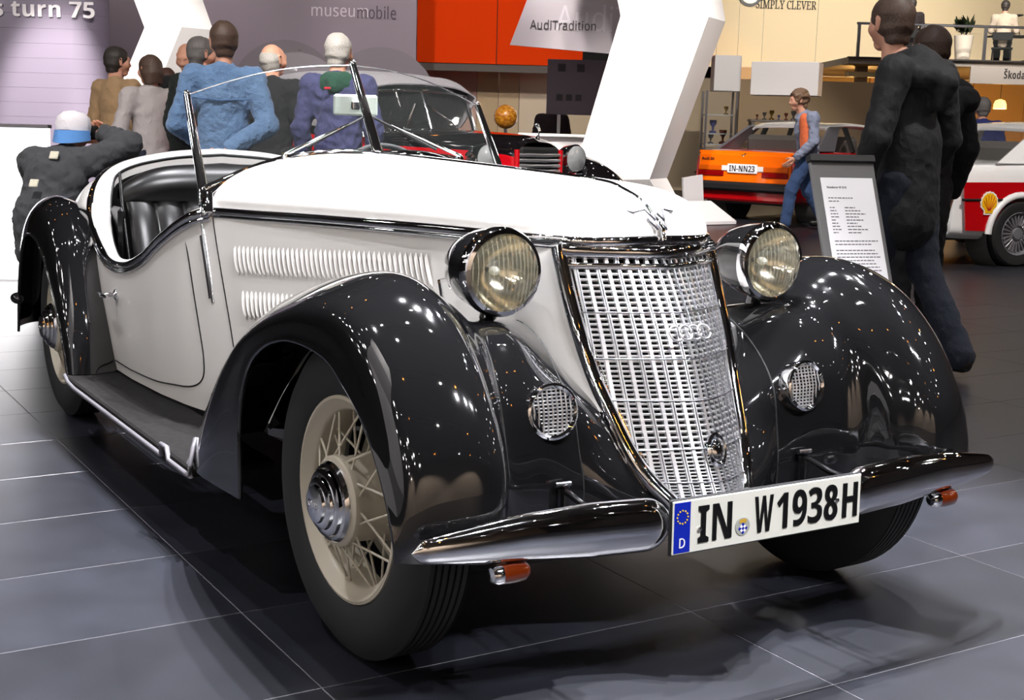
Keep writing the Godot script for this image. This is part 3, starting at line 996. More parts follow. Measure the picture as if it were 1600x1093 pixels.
		wire_wheel(car, 0.662, -0.03, s, 0.045)
		wire_wheel(car, 0.662, -2.745, s, 0.0)
		# headlamp on a short stem
		var hl := part("headlamp", car, Transform3D(Basis(Vector3.RIGHT, PI / 2), Vector3(0.39 * s, 0.848, 0.059)))
		obj(MB.new().lathe([Vector2(0.001, -0.185), Vector2(0.03, -0.18), Vector2(0.058, -0.16), Vector2(0.078, -0.125), Vector2(0.09, -0.08), Vector2(0.0955, -0.03), Vector2(0.0955, -0.005)], 40), "shell", M.black, hl)
		obj(MB.new().lathe([Vector2(0.0955, -0.022), Vector2(0.1, -0.016), Vector2(0.1, -0.002), Vector2(0.095, 0.008), Vector2(0.086, 0.011), Vector2(0.083, 0.004)], 40), "trim_ring", M.chrome, hl)
		obj(MB.new().lathe([Vector2(0.084, 0.0), Vector2(0.075, -0.02), Vector2(0.055, -0.045), Vector2(0.03, -0.062), Vector2(0.006, -0.068)], 32), "reflector", mat(Color(0.93, 0.91, 0.83), 0.14, 1.0), hl)
		obj(MB.new().ball(Vector3(0, -0.035, 0), Vector3(0.011, 0.018, 0.011), 10), "bulb", mat(Color(0.9, 0.9, 0.85), 0.1), hl)
		var lr := []
		for i in 13:
			var rr := 0.0855 * i / 12.0
			var row := PackedVector3Array()
			for j in 48:
				var a := TAU * j / 48
				row.append(Vector3(rr * cos(a), 0.004 + 0.022 * (1.0 - pow(i / 12.0, 2.0)), rr * sin(a)))
			lr.append(row)
		var lens := glass(Color(0.9, 0.9, 0.82), 0.05, 0.03)
		obj(MB.new().grid(lr, true), "lens", lens, hl)
		var ribs := MB.new()
		for k in range(-7, 8):
			var x := k * 0.0112
			var hh := sqrt(maxf(0.0, 0.083 * 0.083 - x * x))
			var rp := []
			for j in 9:
				var zz := lerpf(-hh, hh, j / 8.0)
				rp.append(Vector3(x, 0.0045 + 0.022 * (1.0 - (x * x + zz * zz) / (0.0855 * 0.0855)), zz))
			ribs.tube(rp, 0.0012, 5)
		obj(ribs, "lens_ribs", glass(Color(0.9, 0.88, 0.78), 0.16, 0.1), hl)
		obj(MB.new().tube([Vector3(0.39 * s, 0.77, 0.0), Vector3(0.39 * s, 0.735, 0.0), Vector3(0.39 * s, 0.70, 0.0)], [0.014, 0.022, 0.04], 12), "lamp_stem", M.black, car)
		obj(MB.new().tube([Vector3(0.335 * s, 0.79, -0.30), Vector3(0.36 * s, 0.788, -0.29), Vector3(0.40 * s, 0.72, -0.18)], 0.006, 6), "catch_rod", M.chrome, car)
		# horn with a round grille
		var hn := part("horn", car, Transform3D(Basis(Vector3.UP, 0.06 * s) * Basis(Vector3.RIGHT, PI / 2 - 0.16), Vector3(0.362 * s, 0.568, 0.232)))
		obj(MB.new().lathe([Vector2(0.058, -0.03), Vector2(0.062, 0.0), Vector2(0.061, 0.008), Vector2(0.056, 0.011), Vector2(0.051, 0.006), Vector2(0.05, -0.02)], 36), "ring", M.chrome, hn)
		obj(MB.new().lathe([Vector2(0.052, -0.014), Vector2(0.001, -0.016)], 24), "mouth", M.dark, hn)
		for k in range(-4, 5):
			var o := k * 0.0112
			var hh := sqrt(0.052 * 0.052 - o * o)
			obj(MB.new().tube([Vector3(o, 0.001, -hh), Vector3(o, 0.007, 0), Vector3(o, 0.001, hh)], 0.0022, 6), "upright_bar", M.bright, hn)
		for k in range(-6, 7):
			var o := k * 0.0078
			var hh := sqrt(0.052 * 0.052 - o * o)
			obj(MB.new().tube([Vector3(-hh, -0.002, o), Vector3(0, 0.003, o), Vector3(hh, -0.002, o)], 0.0021, 6), "cross_bar", M.bright, hn)
		# bumper half: a tapering bowed blade
		var bp := []
		for i in 41:
			var u := i / 40.0
			var x := lerpf(0.232, 0.80, u)
			var hh := 0.056 * pow(sin(minf(1.0, u / 0.12) * PI / 2), 0.6) * lut([[0, 1.0], [0.35, 1.0], [0.7, 0.76], [0.9, 0.52], [0.96, 0.42], [0.985, 0.28], [1.0, 0.02]], u)
			var y := lut([[0, 0.378], [0.3, 0.386], [0.6, 0.390], [1.0, 0.380]], u)
			var z := 0.492 - 0.045 * u * u
			var row := PackedVector3Array()
			for j in 20:
				var a := TAU * j / 20
				row.append(Vector3(x * s, y + hh * sin(a), z + 0.6 * hh * cos(a) * (1.0 if cos(a) > 0 else 0.45)))
			bp.append(row)
		obj(MB.new().grid(bp, true, false, s > 0), "bumper", M.chrome, car)
		var br := part("bumper_bracket", car)
		obj(MB.new().box(Vector3(0.345 * s, 0.36, 0.268), Vector3(0.012, 0.11, 0.02), 0.003), "strap", M.black, br)
		obj(MB.new().tube([Vector3(0.328 * s, 0.414, 0.262), Vector3(0.366 * s, 0.414, 0.262)], 0.006, 8), "pin", M.satin, br)
		obj(MB.new().tube([Vector3(0.345 * s, 0.40, 0.27), Vector3(0.345 * s, 0.385, 0.36), Vector3(0.35 * s, 0.38, 0.475)], 0.008, 8), "stay", M.black, br)
		var ti := part("indicator", car, Transform3D(Basis(Vector3(0, -1, 0), Vector3(1, 0, 0), Vector3(0, 0, 1)), Vector3(0.60 * s, 0.322, 0.472)))
		obj(MB.new().lathe([Vector2(0.001, -0.045), Vector2(0.014, -0.043), Vector2(0.02, -0.034), Vector2(0.02, -0.022)], 16), "holder", M.chrome, ti)
		obj(MB.new().lathe([Vector2(0.02, -0.023), Vector2(0.022, 0.0), Vector2(0.021, 0.025), Vector2(0.014, 0.036), Vector2(0.001, 0.039)], 16), "lens", M.amber, ti)
		obj(MB.new().tube([Vector3(-0.02, 0, 0), Vector3(-0.05, 0, -0.02)], 0.004, 6), "stalk", M.black, ti)
	# ---- grille
	var gr := part("grille", car)
	for s in [1.0, -1.0]:
		var ed := []
		for k in 49:
			ed.append(curve_at(G_EDGE, k / 48.0) * Vector3(s, 1, 1))
		obj(MB.new().tube(ed, 0.019, 12), "surround", M.chrome, gr)
		var ed2 := []
		for q in ed:
			ed2.append(q + Vector3(-0.02 * s, 0.0, 0.008))
		obj(MB.new().tube(ed2, 0.006, 8), "inner_bead", M.chrome, gr)
	for q in [[0.012, 0.02, 0.004, "header"], [0.058, 0.007, 0.007, "header_bead"]]:
		var hd := []
		for k in 33:
			var x := lerpf(-0.212, 0.212, k / 32.0)
			hd.append(grille_at(x, q[0], q[2]))
		obj(MB.new().tube(hd, q[1], 10), q[3], M.chrome, gr)
	var back := []
	for j in 25:
		var row := PackedVector3Array()
		for i in 17:
			row.append(grille_at(lerpf(-1, 1, i / 16.0) * curve_at(G_EDGE, j / 24.0).x * 0.99, j / 24.0, -0.022))
		back.append(row)
	obj(MB.new().shell(back, 0.01), "radiator_core", M.dark, gr)
	var bright: Material = M.bright
	var pitch := 0.0212
	for k in 19:
		var x := (k - 9) * pitch
		var te := 1.0
		for j in 60:
			if curve_at(G_EDGE, j / 59.0).x * 0.95 < absf(x):
				te = j / 59.0
				break
		if te < 0.1:
			continue
		var l := [PackedVector3Array(), PackedVector3Array(), PackedVector3Array(), PackedVector3Array()]
		for j in 25:
			var t := lerpf(0.03, te, j / 24.0)
			l[0].append(grille_at(x - 0.0042, t, -0.004))
			l[1].append(grille_at(x - 0.0034, t, 0.003))
			l[2].append(grille_at(x + 0.0034, t, 0.003))
			l[3].append(grille_at(x + 0.0042, t, -0.004))
		obj(MB.new().grid([l[0], l[1]]).grid([l[1], l[2]]).grid([l[2], l[3]]), "upright_bar", bright, gr)
		if k % 2 == 0:
			var rd := []
			for j in 25:
				rd.append(grille_at(x, lerpf(0.03, te, j / 24.0), 0.0045))
			obj(MB.new().tube(rd, 0.0014, 5), "seam_rod", M.steel, gr)
	for k in 50:
		var t := 0.06 + k * 0.0188
		var xe := curve_at(G_EDGE, t).x * 0.96
		var l := [PackedVector3Array(), PackedVector3Array(), PackedVector3Array()]
		for i in 25:
			var x := lerpf(-xe, xe, i / 24.0)
			l[0].append(grille_at(x, t - 0.0045, -0.004))
			l[1].append(grille_at(x, t, 0.001))
			l[2].append(grille_at(x, t + 0.0045, -0.004))
		obj(MB.new().grid(l), "cross_bar", bright, gr)
	for k in 5:
		var t := 0.21 + k * 0.165
		var xe := curve_at(G_EDGE, t).x * 0.97
		var rd := []
		for i in 25:
			rd.append(grille_at(lerpf(-xe, xe, i / 24.0), t, 0.0045))
		obj(MB.new().tube(rd, 0.0016, 5), "cross_rod", M.steel, gr)
	var em := part("ring_emblem", car, Transform3D(Basis(Vector3.RIGHT, -0.55), grille_at(0, 0.285, 0.012)))
	for k in 4:
		var rp := []
		for j in 24:
			rp.append(Vector3(-0.039 + 0.026 * k + 0.0175 * cos(TAU * j / 24), 0.0175 * sin(TAU * j / 24), (k % 2) * 0.002))
		obj(MB.new().tube(rp, 0.0028, 6, true), "ring", M.bright, em)
	var ob := part("oval_badge", car, along(grille_at(0, 0.715, 0.01), Vector3(0, 0.3, 0.95)))
	obj(MB.new().lathe([Vector2(0.03, 0), Vector2(0.031, 0.007), Vector2(0.026, 0.012), Vector2(0.022, 0.009)], 28), "frame", M.chrome, ob, Transform3D(Basis.from_scale(Vector3(0.85, 1, 1.25)), Vector3.ZERO))
	obj(MB.new().ball(Vector3.ZERO, Vector3(0.019, 0.013, 0.028), 16), "boss", M.chrome, ob)
	# ---- number plate
	var pl := part("number_plate", car, Transform3D(Basis(Vector3.RIGHT, -0.027), Vector3(0, 0.378, 0.531)))
	obj(MB.new().box(Vector3(0, 0, -0.006), Vector3(0.528, 0.117, 0.008), 0.003), "carrier", mat(Color(0.05, 0.05, 0.06), 0.5), pl)
	obj(MB.new().box(Vector3(0, 0, 0), Vector3(0.52, 0.11, 0.004), 0.0015), "plate", mat(Color(0.84, 0.84, 0.8), 0.35), pl)
	var bluem := mat(Color(0.03, 0.13, 0.62), 0.35)
	obj(MB.new().box(Vector3(-0.2365, 0, 0.0012), Vector3(0.041, 0.104, 0.003)), "country_band", bluem, pl)
	var ink := mat(Color(0.02, 0.02, 0.025), 0.4)
	for q in [["IN", -0.196, 0.088], ["W", -0.046, 0.05], ["1938", 0.016, 0.174], ["H", 0.205, 0.044]]:
		fit_text(q[0], q[2], 0.076, 0.003, ink, pl, Vector3(q[1], -0.037, 0.003), "Droid Sans", 700)
	var dm := lettering("D", 0.02, 0.002)
	put(dm, "lettering", M.wallwhite, pl, Transform3D(Basis(), Vector3(-0.2365, -0.032, 0.003)))
	var gold := mat(Color(0.95, 0.8, 0.1), 0.4)
	for k in 12:
		var a := TAU * k / 12
		obj(MB.new().lathe([Vector2(0.0001, 0.001), Vector2(0.0019, 0.001), Vector2(0.0019, -0.001)], 5), "star", gold, pl, along(Vector3(-0.2365 + 0.0135 * cos(a), 0.022 + 0.0135 * sin(a), 0.003), Vector3(0, 0, 1)))
	for x in [-0.193, 0.188]:
		obj(MB.new().lathe([Vector2(0.005, -0.002), Vector2(0.0048, 0.003), Vector2(0.001, 0.0045)], 10), "screw", M.satin, pl, along(Vector3(x, -0.008 if x < 0 else 0.005, 0.003), Vector3(0, 0, 1)))
	obj(MB.new().lathe([Vector2(0.0001, 0.001), Vector2(0.019, 0.001), Vector2(0.02, -0.001)], 28), "seal", mat(Color(0.62, 0.63, 0.6), 0.5), pl, along(Vector3(-0.078, -0.018, 0.003), Vector3(0, 0, 1)))
	for k in 9:
		var m3: Material = bluem if k % 2 == 0 else M.wallwhite
		obj(MB.new().box(Vector3.ZERO, Vector3(0.0055, 0.0055, 0.0012)), "lozenge", m3, pl, Transform3D(Basis(Vector3.BACK, PI / 4), Vector3(-0.078 + (k % 3 - 1) * 0.0042 + (k / 3 - 1) * 0.0042, -0.022 + (k % 3 - 1) * 0.0042 - (k / 3 - 1) * 0.0042, 0.0045)))
	obj(MB.new().box(Vector3(-0.078, -0.006, 0.004), Vector3(0.018, 0.008, 0.0012)), "crown", mat(Color(0.75, 0.6, 0.2), 0.5), pl)
	obj(MB.new().box(Vector3(0, 0.378, 0.505), Vector3(0.5, 0.03, 0.02), 0.003), "plate_bar", M.black, car)
	# ---- tail lamps and rear bumper
	for s in [1.0, -1.0]:
		obj(MB.new().ball(Vector3(0.815 * s, 0.42, -3.1), Vector3(0.026, 0.024, 0.05), 14), "tail_lamp", M.black, car)
	var rbp := []
	for k in 21:
		var x := lerpf(-0.58, 0.58, k / 20.0)
		rbp.append(Vector3(x, 0.36, -3.86 + 0.12 * x * x))
	obj(MB.new().tube(rbp, 0.04, 10, false, true, 0.5), "rear_bumper", M.chrome, car)
	# ---- chassis under the body
	var ch := MB.new()
	ch.box(Vector3(0, 0.33, -1.8), Vector3(0.9, 0.22, 3.0))
	ch.box(Vector3(0, 0.42, -0.2), Vector3(0.36, 0.3, 0.4))
	ch.box(Vector3(0, 0.31, 0.1), Vector3(0.3, 0.05, 0.3))
	ch.tube([Vector3(-0.6, 0.3, 0), Vector3(0.6, 0.3, 0)], 0.035, 8)
	ch.tube([Vector3(-0.6, 0.34, -2.745), Vector3(0.6, 0.34, -2.745)], 0.045, 8)
	obj(ch, "chassis", M.dark, car)

# ---------------------------------------------------------------- stand walls, columns, signs and furniture behind the roadster
func disc(r: float, th := 0.006, seg := 40) -> Mesh:
	return MB.new().lathe([Vector2(0.0005, th), Vector2(r, th), Vector2(r, 0)], seg).mesh()

func fit_text(t: String, width: float, cap: float, depth: float, m: Material, parent: Node3D, at: Vector3, face := "Droid Sans", weight := 400, turn := Basis()) -> void:
	var tm := lettering(t, cap, depth, 1.0, face, weight)
	var ab := tm.get_aabb()
	var k := width / ab.size.x
	put(tm, "lettering", m, parent, Transform3D(turn * Basis.from_scale(Vector3(k, 1, 1)), at + turn * Vector3(-ab.position.x * k, -ab.position.y, 0)))

func folded_column(called_label: String, nodes: Array) -> void:
	# nodes: height, r of front edge, r of the other front edge, d, r and d added towards the back
	var mb := MB.new()
	var rings := []
	for q in nodes:
		rings.append([Vector3(q[1], q[0], -q[3]), Vector3(q[2], q[0] + 0.03, -q[3] - 0.12), Vector3(q[2] + q[4], q[0] + 0.03, -q[3] - q[5]), Vector3(q[1] + q[4], q[0], -q[3] - q[5])])
	for k in rings.size() - 1:
		for j in 4:
			mb.face([rings[k][j], rings[k + 1][j], rings[k + 1][(j + 1) % 4], rings[k][(j + 1) % 4]])
	var top: Array = rings[-1].duplicate()
	top.reverse()
	mb.face(top)
	mb.face(rings[0])
	tag(obj(mb, "folded_column", M.wallwhite, null, hx(0, 0, 0)), called_label, "column")

func background() -> void:
	var F := hx(0, 0, 0)
	# ---- lilac grey wall with printed circles
	M.lilac = mat(Color(0.49, 0.445, 0.49), 0.75)
	var w := struct(obj(MB.new().box(Vector3(-6.92, 2.9, -24.1), Vector3(10.16, 5.8, 0.2)), "wall_museum", M.lilac, null, F), "lilac grey stand wall with printed circles and the word museummobile")
	fit_text("museum", 1.0, 0.205, 0.01, mat(Color(0.72, 0.68, 0.72), 0.7), w, Vector3(-3.69, 3.0, -23.99))
	fit_text("mobile", 0.68, 0.205, 0.012, mat(Color(0.26, 0.22, 0.26), 0.7), w, Vector3(-2.88, 2.98, -23.985))
	for q in [[-4.15, 1.6, 0.98, 0.41, 0.002], [-3.95, 1.45, 0.92, 0.52, 0.004], [-2.45, 1.5, 1.0, 0.42, 0.006], [-2.95, 1.2, 0.8, 0.47, 0.003], [-3.3, 1.2, 1.05, 0.36, 0.0015]]:
		put(disc(q[2], 0.004, 56), "printed_circle", mat(Color(q[3] + 0.03, q[3], q[3] + 0.03), 0.75), w, along(Vector3(q[0], q[1], -24.0 + q[4]), Vector3(0, 0, 1)))
	var pg := MB.new()
	pg.xf = Transform3D(Basis(), Vector3(-4.6, 2.1, -23.998))
	pg.prism(PackedVector2Array([Vector2(0, 0), Vector2(0.45, 0.15), Vector2(0.75, 0.35), Vector2(0.3, -0.45)]), 0.004)
	obj(pg, "printed_facet", mat(Color(0.68, 0.62, 0.64), 0.75), w)
	# ---- paler panel wall with the anniversary line, its end rounded
	var pw := part("wall_anniversary", self, F)
	struct(pw, "pale lilac wall of level boards ending in the words s turn 75")
	M.pale = mat(Color(0.52, 0.485, 0.56), 0.5)
	for k in 21:
		var path := [PackedVector3Array(), PackedVector3Array()]
		for j in 15:
			var a := j / 14.0 * PI / 2
			path[0].append(Vector3(-7.0 + 0.5 * sin(a) - (7.0 if j == 0 else 0.0), k * 0.225, -21.5 + 0.5 * cos(a)))
			path[1].append(path[0][j] + Vector3(0, 0.2225, 0))
		obj(MB.new().shell(path, 0.03, true), "board", M.pale, pw)
	obj(MB.new().box(Vector3(-10.3, 2.35, -21.3), Vector3(6.6, 4.7, 0.5)), "core", M.lilac, pw)
	fit_text("s turn 75", 1.56, 0.235, 0.02, mat(Color(0.9, 0.88, 0.9), 0.6), pw, Vector3(-8.13, 2.64, -20.995), "Droid Sans", 700)
	# ---- white folded columns
	folded_column("tall white folded column behind the two-tone saloon and the grey sign", [[0.0, 1.1, 2.0, 16.5, 0.25, 0.75], [0.56, 0.66, 1.6, 16.0, 0.28, 0.75], [2.5, 1.18, 2.24, 16.2, 0.3, 0.75], [4.8, 0.6, 1.66, 15.8, 0.3, 0.75]])
	folded_column("slim white folded column before the lilac wall", [[0.0, -6.0, -5.45, 20.5, 0.38, 0.6], [0.6, -6.35, -5.8, 20.0, 0.36, 0.6], [2.47, -5.56, -5.04, 20.1, 0.36, 0.6], [4.8, -6.35, -5.8, 19.8, 0.36, 0.6]])
	# the column that mirrors in the fender stands beside the visitors' path
	var side := MB.new()
	var pr := [Vector3(0.0, 0, 0.0), Vector3(0.12, 0.7, 0.3), Vector3(-0.1, 2.1, -0.25), Vector3(0.1, 3.6, 0.2), Vector3(0.0, 4.8, 0.0)]
	for k in 4:
		var a := [Vector3(-0.25, 0, -0.85), Vector3(0.25, 0, -0.85), Vector3(0.25, 0, 0.85), Vector3(-0.25, 0, 0.85)]
		for j in 4:
			side.face([pr[k] + a[j], pr[k + 1] + a[j], pr[k + 1] + a[(j + 1) % 4], pr[k] + a[(j + 1) % 4]])
	side.face([pr[4] + Vector3(-0.25, 0, 0.85), pr[4] + Vector3(0.25, 0, 0.85), pr[4] + Vector3(0.25, 0, -0.85), pr[4] + Vector3(-0.25, 0, -0.85)])
	var sm := side.mesh()
	tag(put(sm, "folded_column", M.wallwhite, null, Transform3D(Basis(Vector3.UP, -0.1), Vector3(-3.9, 0, -0.2))), "white folded column mirrored in the black fenders", "column")
	# ---- orange wall over beige panels
	var ow := part("wall_orange", self, F)
	struct(ow, "bright orange wall above a row of beige panels")
	M.orange = mat(Color(0.86, 0.23, 0.03), 0.9)
	M.orange.metallic_specular = 0.2
	for q in [[-2.0, -0.46], [-0.445, 1.2]]:
		obj(MB.new().box(Vector3((q[0] + q[1]) / 2, 3.65, -26.1), Vector3(q[1] - q[0], 2.6, 0.12), 0.004), "orange_panel", M.orange, ow)
	obj(MB.new().box(Vector3(-0.3, 2.27, -26.15), Vector3(3.5, 0.13, 0.22)), "ledge", mat(Color(0.3, 0.26, 0.24), 0.6), ow)
	for q in [[-2.05, -0.85, Color(0.72, 0.58, 0.53)], [-0.84, -0.42, Color(0.72, 0.63, 0.5)], [-0.41, 0.0, Color(0.75, 0.66, 0.53)], [0.01, 0.62, Color(0.82, 0.75, 0.66)], [0.63, 2.4, Color(0.76, 0.69, 0.58)], [2.41, 4.4, Color(0.74, 0.67, 0.56)], [4.41, 7.4, Color(0.72, 0.62, 0.48)]]:
		obj(MB.new().box(Vector3((q[0] + q[1]) / 2, 1.12, -27.1), Vector3(q[1] - q[0], 2.24, 0.1), 0.004), "beige_panel", mat(q[2], 0.7), ow)
	# ---- hanging grey sign
	var sg := thing("hanging_sign", "slanted light grey hanging sign lettered AudiTradition", "sign", F)
	pg = MB.new()
	pg.xf = Transform3D(Basis(), Vector3(0, 0, -18.06))
	pg.prism(PackedVector2Array([Vector2(-0.14, 2.24), Vector2(1.35, 2.15), Vector2(1.95, 3.9), Vector2(0.46, 3.9)]), 0.05)
	obj(pg, "board", mat(Color(0.69, 0.66, 0.69), 0.5), sg)
	fit_text("AudiTradition", 0.87, 0.115, 0.008, mat(Color(0.2, 0.18, 0.2), 0.5), sg, Vector3(0.12, 2.45, -18.0))
	fit_text("AudiT", 0.98, 0.32, 0.003, mat(Color(0.76, 0.74, 0.77), 0.5), sg, Vector3(0.46, 2.44, -18.008))
	for x in [0.7, 1.7]:
		obj(MB.new().tube([Vector3(x, 3.9, -18.03), Vector3(x, 7.6, -18.03)], 0.004, 5), "wire", M.steel, sg)
	# ---- dark information board, desk, globe
	var ib := thing("information_board", "dark grey board with small square pictures beside the white column", "board", F)
	obj(MB.new().box(Vector3(0.87, 1.77, -20.0), Vector3(0.92, 0.8, 0.06), 0.005), "board", mat(Color(0.4, 0.36, 0.4), 0.6), ib)
	for q in [[0.62, 2.05, 0.11], [0.9, 2.05, 0.11], [0.6, 1.62, 0.09], [0.74, 1.62, 0.09], [0.88, 1.62, 0.09]]:
		obj(MB.new().box(Vector3(q[0], q[1], -19.967), Vector3(q[2], q[2], 0.008)), "picture", mat(Color(0.2, 0.18, 0.2), 0.5), ib)
	for x in [0.6, 1.15]:
		obj(MB.new().box(Vector3(x, 0.69, -20.0), Vector3(0.05, 1.38, 0.05)), "leg", M.steel, ib)
	var dk := thing("reception_desk", "low white desk in front of the beige panels", "desk", F)
	obj(MB.new().box(Vector3(0.55, 1.07, -19.2), Vector3(1.1, 0.04, 0.6), 0.005), "top", M.wallwhite, dk)
	obj(MB.new().box(Vector3(0.55, 0.525, -19.25), Vector3(1.0, 1.05, 0.45), 0.005), "front", M.wallwhite, dk)
	var gl := thing("globe_lamp", "mottled amber glass globe on a slim stand", "lamp", hx(-0.13, 0, 14.0))
	var gm := grain(mat(Color(1, 1, 1), 0.15, 0.0, 0.6), 8, 0.035, Color(0.55, 0.22, 0.03), Color(1.0, 0.78, 0.25), 3.0)
	obj(MB.new().ball(Vector3(0, 1.27, 0), Vector3.ONE * 0.125, 24), "globe", gm, gl)
	obj(MB.new().tube([Vector3(0, 0.02, 0), Vector3(0, 1.16, 0)], 0.018, 8), "pole", M.steel, gl)
	obj(MB.new().lathe([Vector2(0.15, 0), Vector2(0.15, 0.02), Vector2(0.02, 0.03)], 20), "base", M.steel, gl)
	# ---- neighbouring stand: cream wall, balcony, canopy, lamps
	var cw := struct(obj(MB.new().box(Vector3(9.0, 5.3, -34.2), Vector3(13.0, 5.0, 0.3)), "wall_cream", mat(Color(0.93, 0.85, 0.69), 0.8), null, F), "cream coloured upper wall of the neighbouring stand")
	fit_text("SIMPLY CLEVER", 1.5, 0.2, 0.03, mat(Color(0.1, 0.09, 0.07), 0.6), cw, Vector3(5.84, 4.25, -34.03), "Droid Serif", 400)
	var ringm := MB.new().lathe([Vector2(0.24, 0), Vector2(0.24, 0.05), Vector2(0.31, 0.05), Vector2(0.31, 0)], 40)
	obj(ringm, "emblem_ring", mat(Color(0.12, 0.12, 0.1), 0.4), cw, along(Vector3(5.68, 4.6, -34.05), Vector3(0, 0, 1)))
	obj(MB.new().lathe([Vector2(0.0005, 0.03), Vector2(0.24, 0.03)], 32), "emblem_field", mat(Color(0.55, 0.55, 0.5), 0.3, 0.8), cw, along(Vector3(5.68, 4.6, -34.05), Vector3(0, 0, 1)))
	var iw := part("wall_lounge", self, F)
	struct(iw, "warm tan panelled wall under the balcony")
	for k in 7:
		obj(MB.new().box(Vector3(5.5 + k * 1.3, 1.4, -33.9), Vector3(1.285, 2.8, 0.12), 0.004), "panel", mat(Color(0.74 - 0.02 * (k % 3), 0.6 - 0.02 * (k % 2), 0.42), 0.7), iw)
	var bc := thing("balcony", "grey balcony with glass railing above the sign Škoda", "balcony", F)
	var gm2 := mat(Color(0.5, 0.47, 0.44), 0.6)
	obj(MB.new().box(Vector3(10.0, 2.69, -30.5), Vector3(6.7, 0.13, 6.0)), "slab", gm2, bc)
	obj(MB.new().box(Vector3(10.0, 2.745, -27.47), Vector3(6.75, 0.03, 0.1)), "edge_strip", mat(Color(0.16, 0.14, 0.13), 0.5), bc)
	obj(MB.new().box(Vector3(11.2, 2.46, -27.42), Vector3(4.2, 0.34, 0.06), 0.004), "fascia", mat(Color(0.6, 0.57, 0.54), 0.5), bc)
	obj(MB.new().box(Vector3(8.0, 2.45, -28.4), Vector3(2.3, 0.1, 0.3)), "light_beam", mat(Color(0.75, 0.8, 0.72), 0.5), bc)
	fit_text("Škoda", 0.42, 0.15, 0.01, mat(Color(0.12, 0.1, 0.09), 0.5), bc, Vector3(9.78, 2.40, -27.388), "Droid Sans", 700)
	fit_text("Ta", 0.16, 0.15, 0.01, mat(Color(0.36, 0.33, 0.3), 0.5), bc, Vector3(10.24, 2.40, -27.388))
	obj(MB.new().box(Vector3(10.0, 3.43, -27.6), Vector3(6.4, 0.05, 0.06), 0.01), "handrail", M.steel, bc)
	for k in 6:
		obj(MB.new().box(Vector3(6.85 + k * 1.28, 3.1, -27.6), Vector3(0.06, 0.66, 0.05)), "post", M.steel, bc)
		if k < 5:
			obj(MB.new().box(Vector3(7.49 + k * 1.28, 3.07, -27.6), Vector3(1.18, 0.5, 0.012)), "railing_glass", M.pane, bc)
	for x in [7.2, 12.9]:
		obj(MB.new().box(Vector3(x, 1.31, -28.6), Vector3(0.22, 2.63, 0.22)), "pillar", gm2, bc)
	var warm := glow(Color(1.0, 0.72, 0.35), 2.2)
	for q in [[10.68, 1.96, 30.0], [11.3, 2.05, 29.4], [7.67, 2.0, 30.5]]:
		var pl := thing("pendant_lamp", "warm glowing dome pendant lamp under the balcony", "lamp", hx(q[0], q[1], q[2]), "dome pendant lamps under the balcony")
		obj(MB.new().lathe([Vector2(0.14, -0.1), Vector2(0.135, 0.0), Vector2(0.1, 0.08), Vector2(0.02, 0.11)], 20), "lamp_shade", warm, pl)
		obj(MB.new().tube([Vector3(0, 0.1, 0), Vector3(0, 2.62 - q[1], 0)], 0.008, 5), "cord", M.dark, pl)
		var om := OmniLight3D.new()
		om.name = "pendant_light"
		om.position = hall(q[0], q[1] - 0.16, q[2])
		om.light_color = Color(1.0, 0.75, 0.42)
		om.light_energy = 2.6
		om.light_size = 0.1
		om.omni_range = 60.0
		om.omni_attenuation = 2.0
		om.shadow_enabled = true
		add_child(om, true)
	# plant, chairs and table on the balcony
	var pt := thing("potted_plant", "small bushy potted plant behind the balcony railing", "plant", hx(9.3, 2.76, 28.6))
	obj(MB.new().lathe([Vector2(0.14, 0), Vector2(0.2, 0.55), Vector2(0.18, 0.56)], 16), "pot", mat(Color(0.78, 0.74, 0.68), 0.6), pt)
	var rng := RandomNumberGenerator.new()
	rng.seed = 3
	var leafm := mat(Color(0.12, 0.17, 0.07), 0.6)
	var leaf := MB.new()
	leaf.grid([PackedVector3Array([Vector3(0, 0, 0), Vector3(0.015, 0.02, 0)]), PackedVector3Array([Vector3(-0.04, 0.12, 0.02), Vector3(0.04, 0.12, 0.02)]), PackedVector3Array([Vector3(0, 0.26, 0.07), Vector3(0.01, 0.26, 0.07)])])
	var lfm := leaf.mesh()
	for k in 70:
		put(lfm, "leaf", leafm, pt, Transform3D(Basis(Vector3.UP, rng.randf() * TAU) * Basis(Vector3.RIGHT, rng.randf_range(0.0, 1.3)), Vector3(rng.randf_range(-0.12, 0.12), 0.55 + rng.randf_range(0, 0.22), rng.randf_range(-0.12, 0.12))))
	var st := thing("bar_stool", "dark bar stool set on top of the balcony table", "stool", hx(10.6, 3.42, 29.6))
	obj(MB.new().box(Vector3(0, 0.42, 0), Vector3(0.42, 0.03, 0.42), 0.01), "seat", M.dark, st)
	for k in 4:
		obj(MB.new().tube([Vector3(0.1 * (1 if k % 2 else -1), 0.41, 0.1 * (1 if k < 2 else -1)), Vector3(0.17 * (1 if k % 2 else -1), 0.0, 0.17 * (1 if k < 2 else -1))], 0.013, 6), "leg", M.dark, st)
	var tb := thing("balcony_table", "dark high table on the balcony carrying the stool", "table", hx(10.6, 2.76, 29.6))
	obj(MB.new().box(Vector3(0, 0.64, 0), Vector3(0.8, 0.03, 0.6), 0.008), "top", M.dark, tb)
	obj(MB.new().tube([Vector3(0, 0, 0), Vector3(0, 0.63, 0)], 0.04, 8), "column", M.dark, tb)
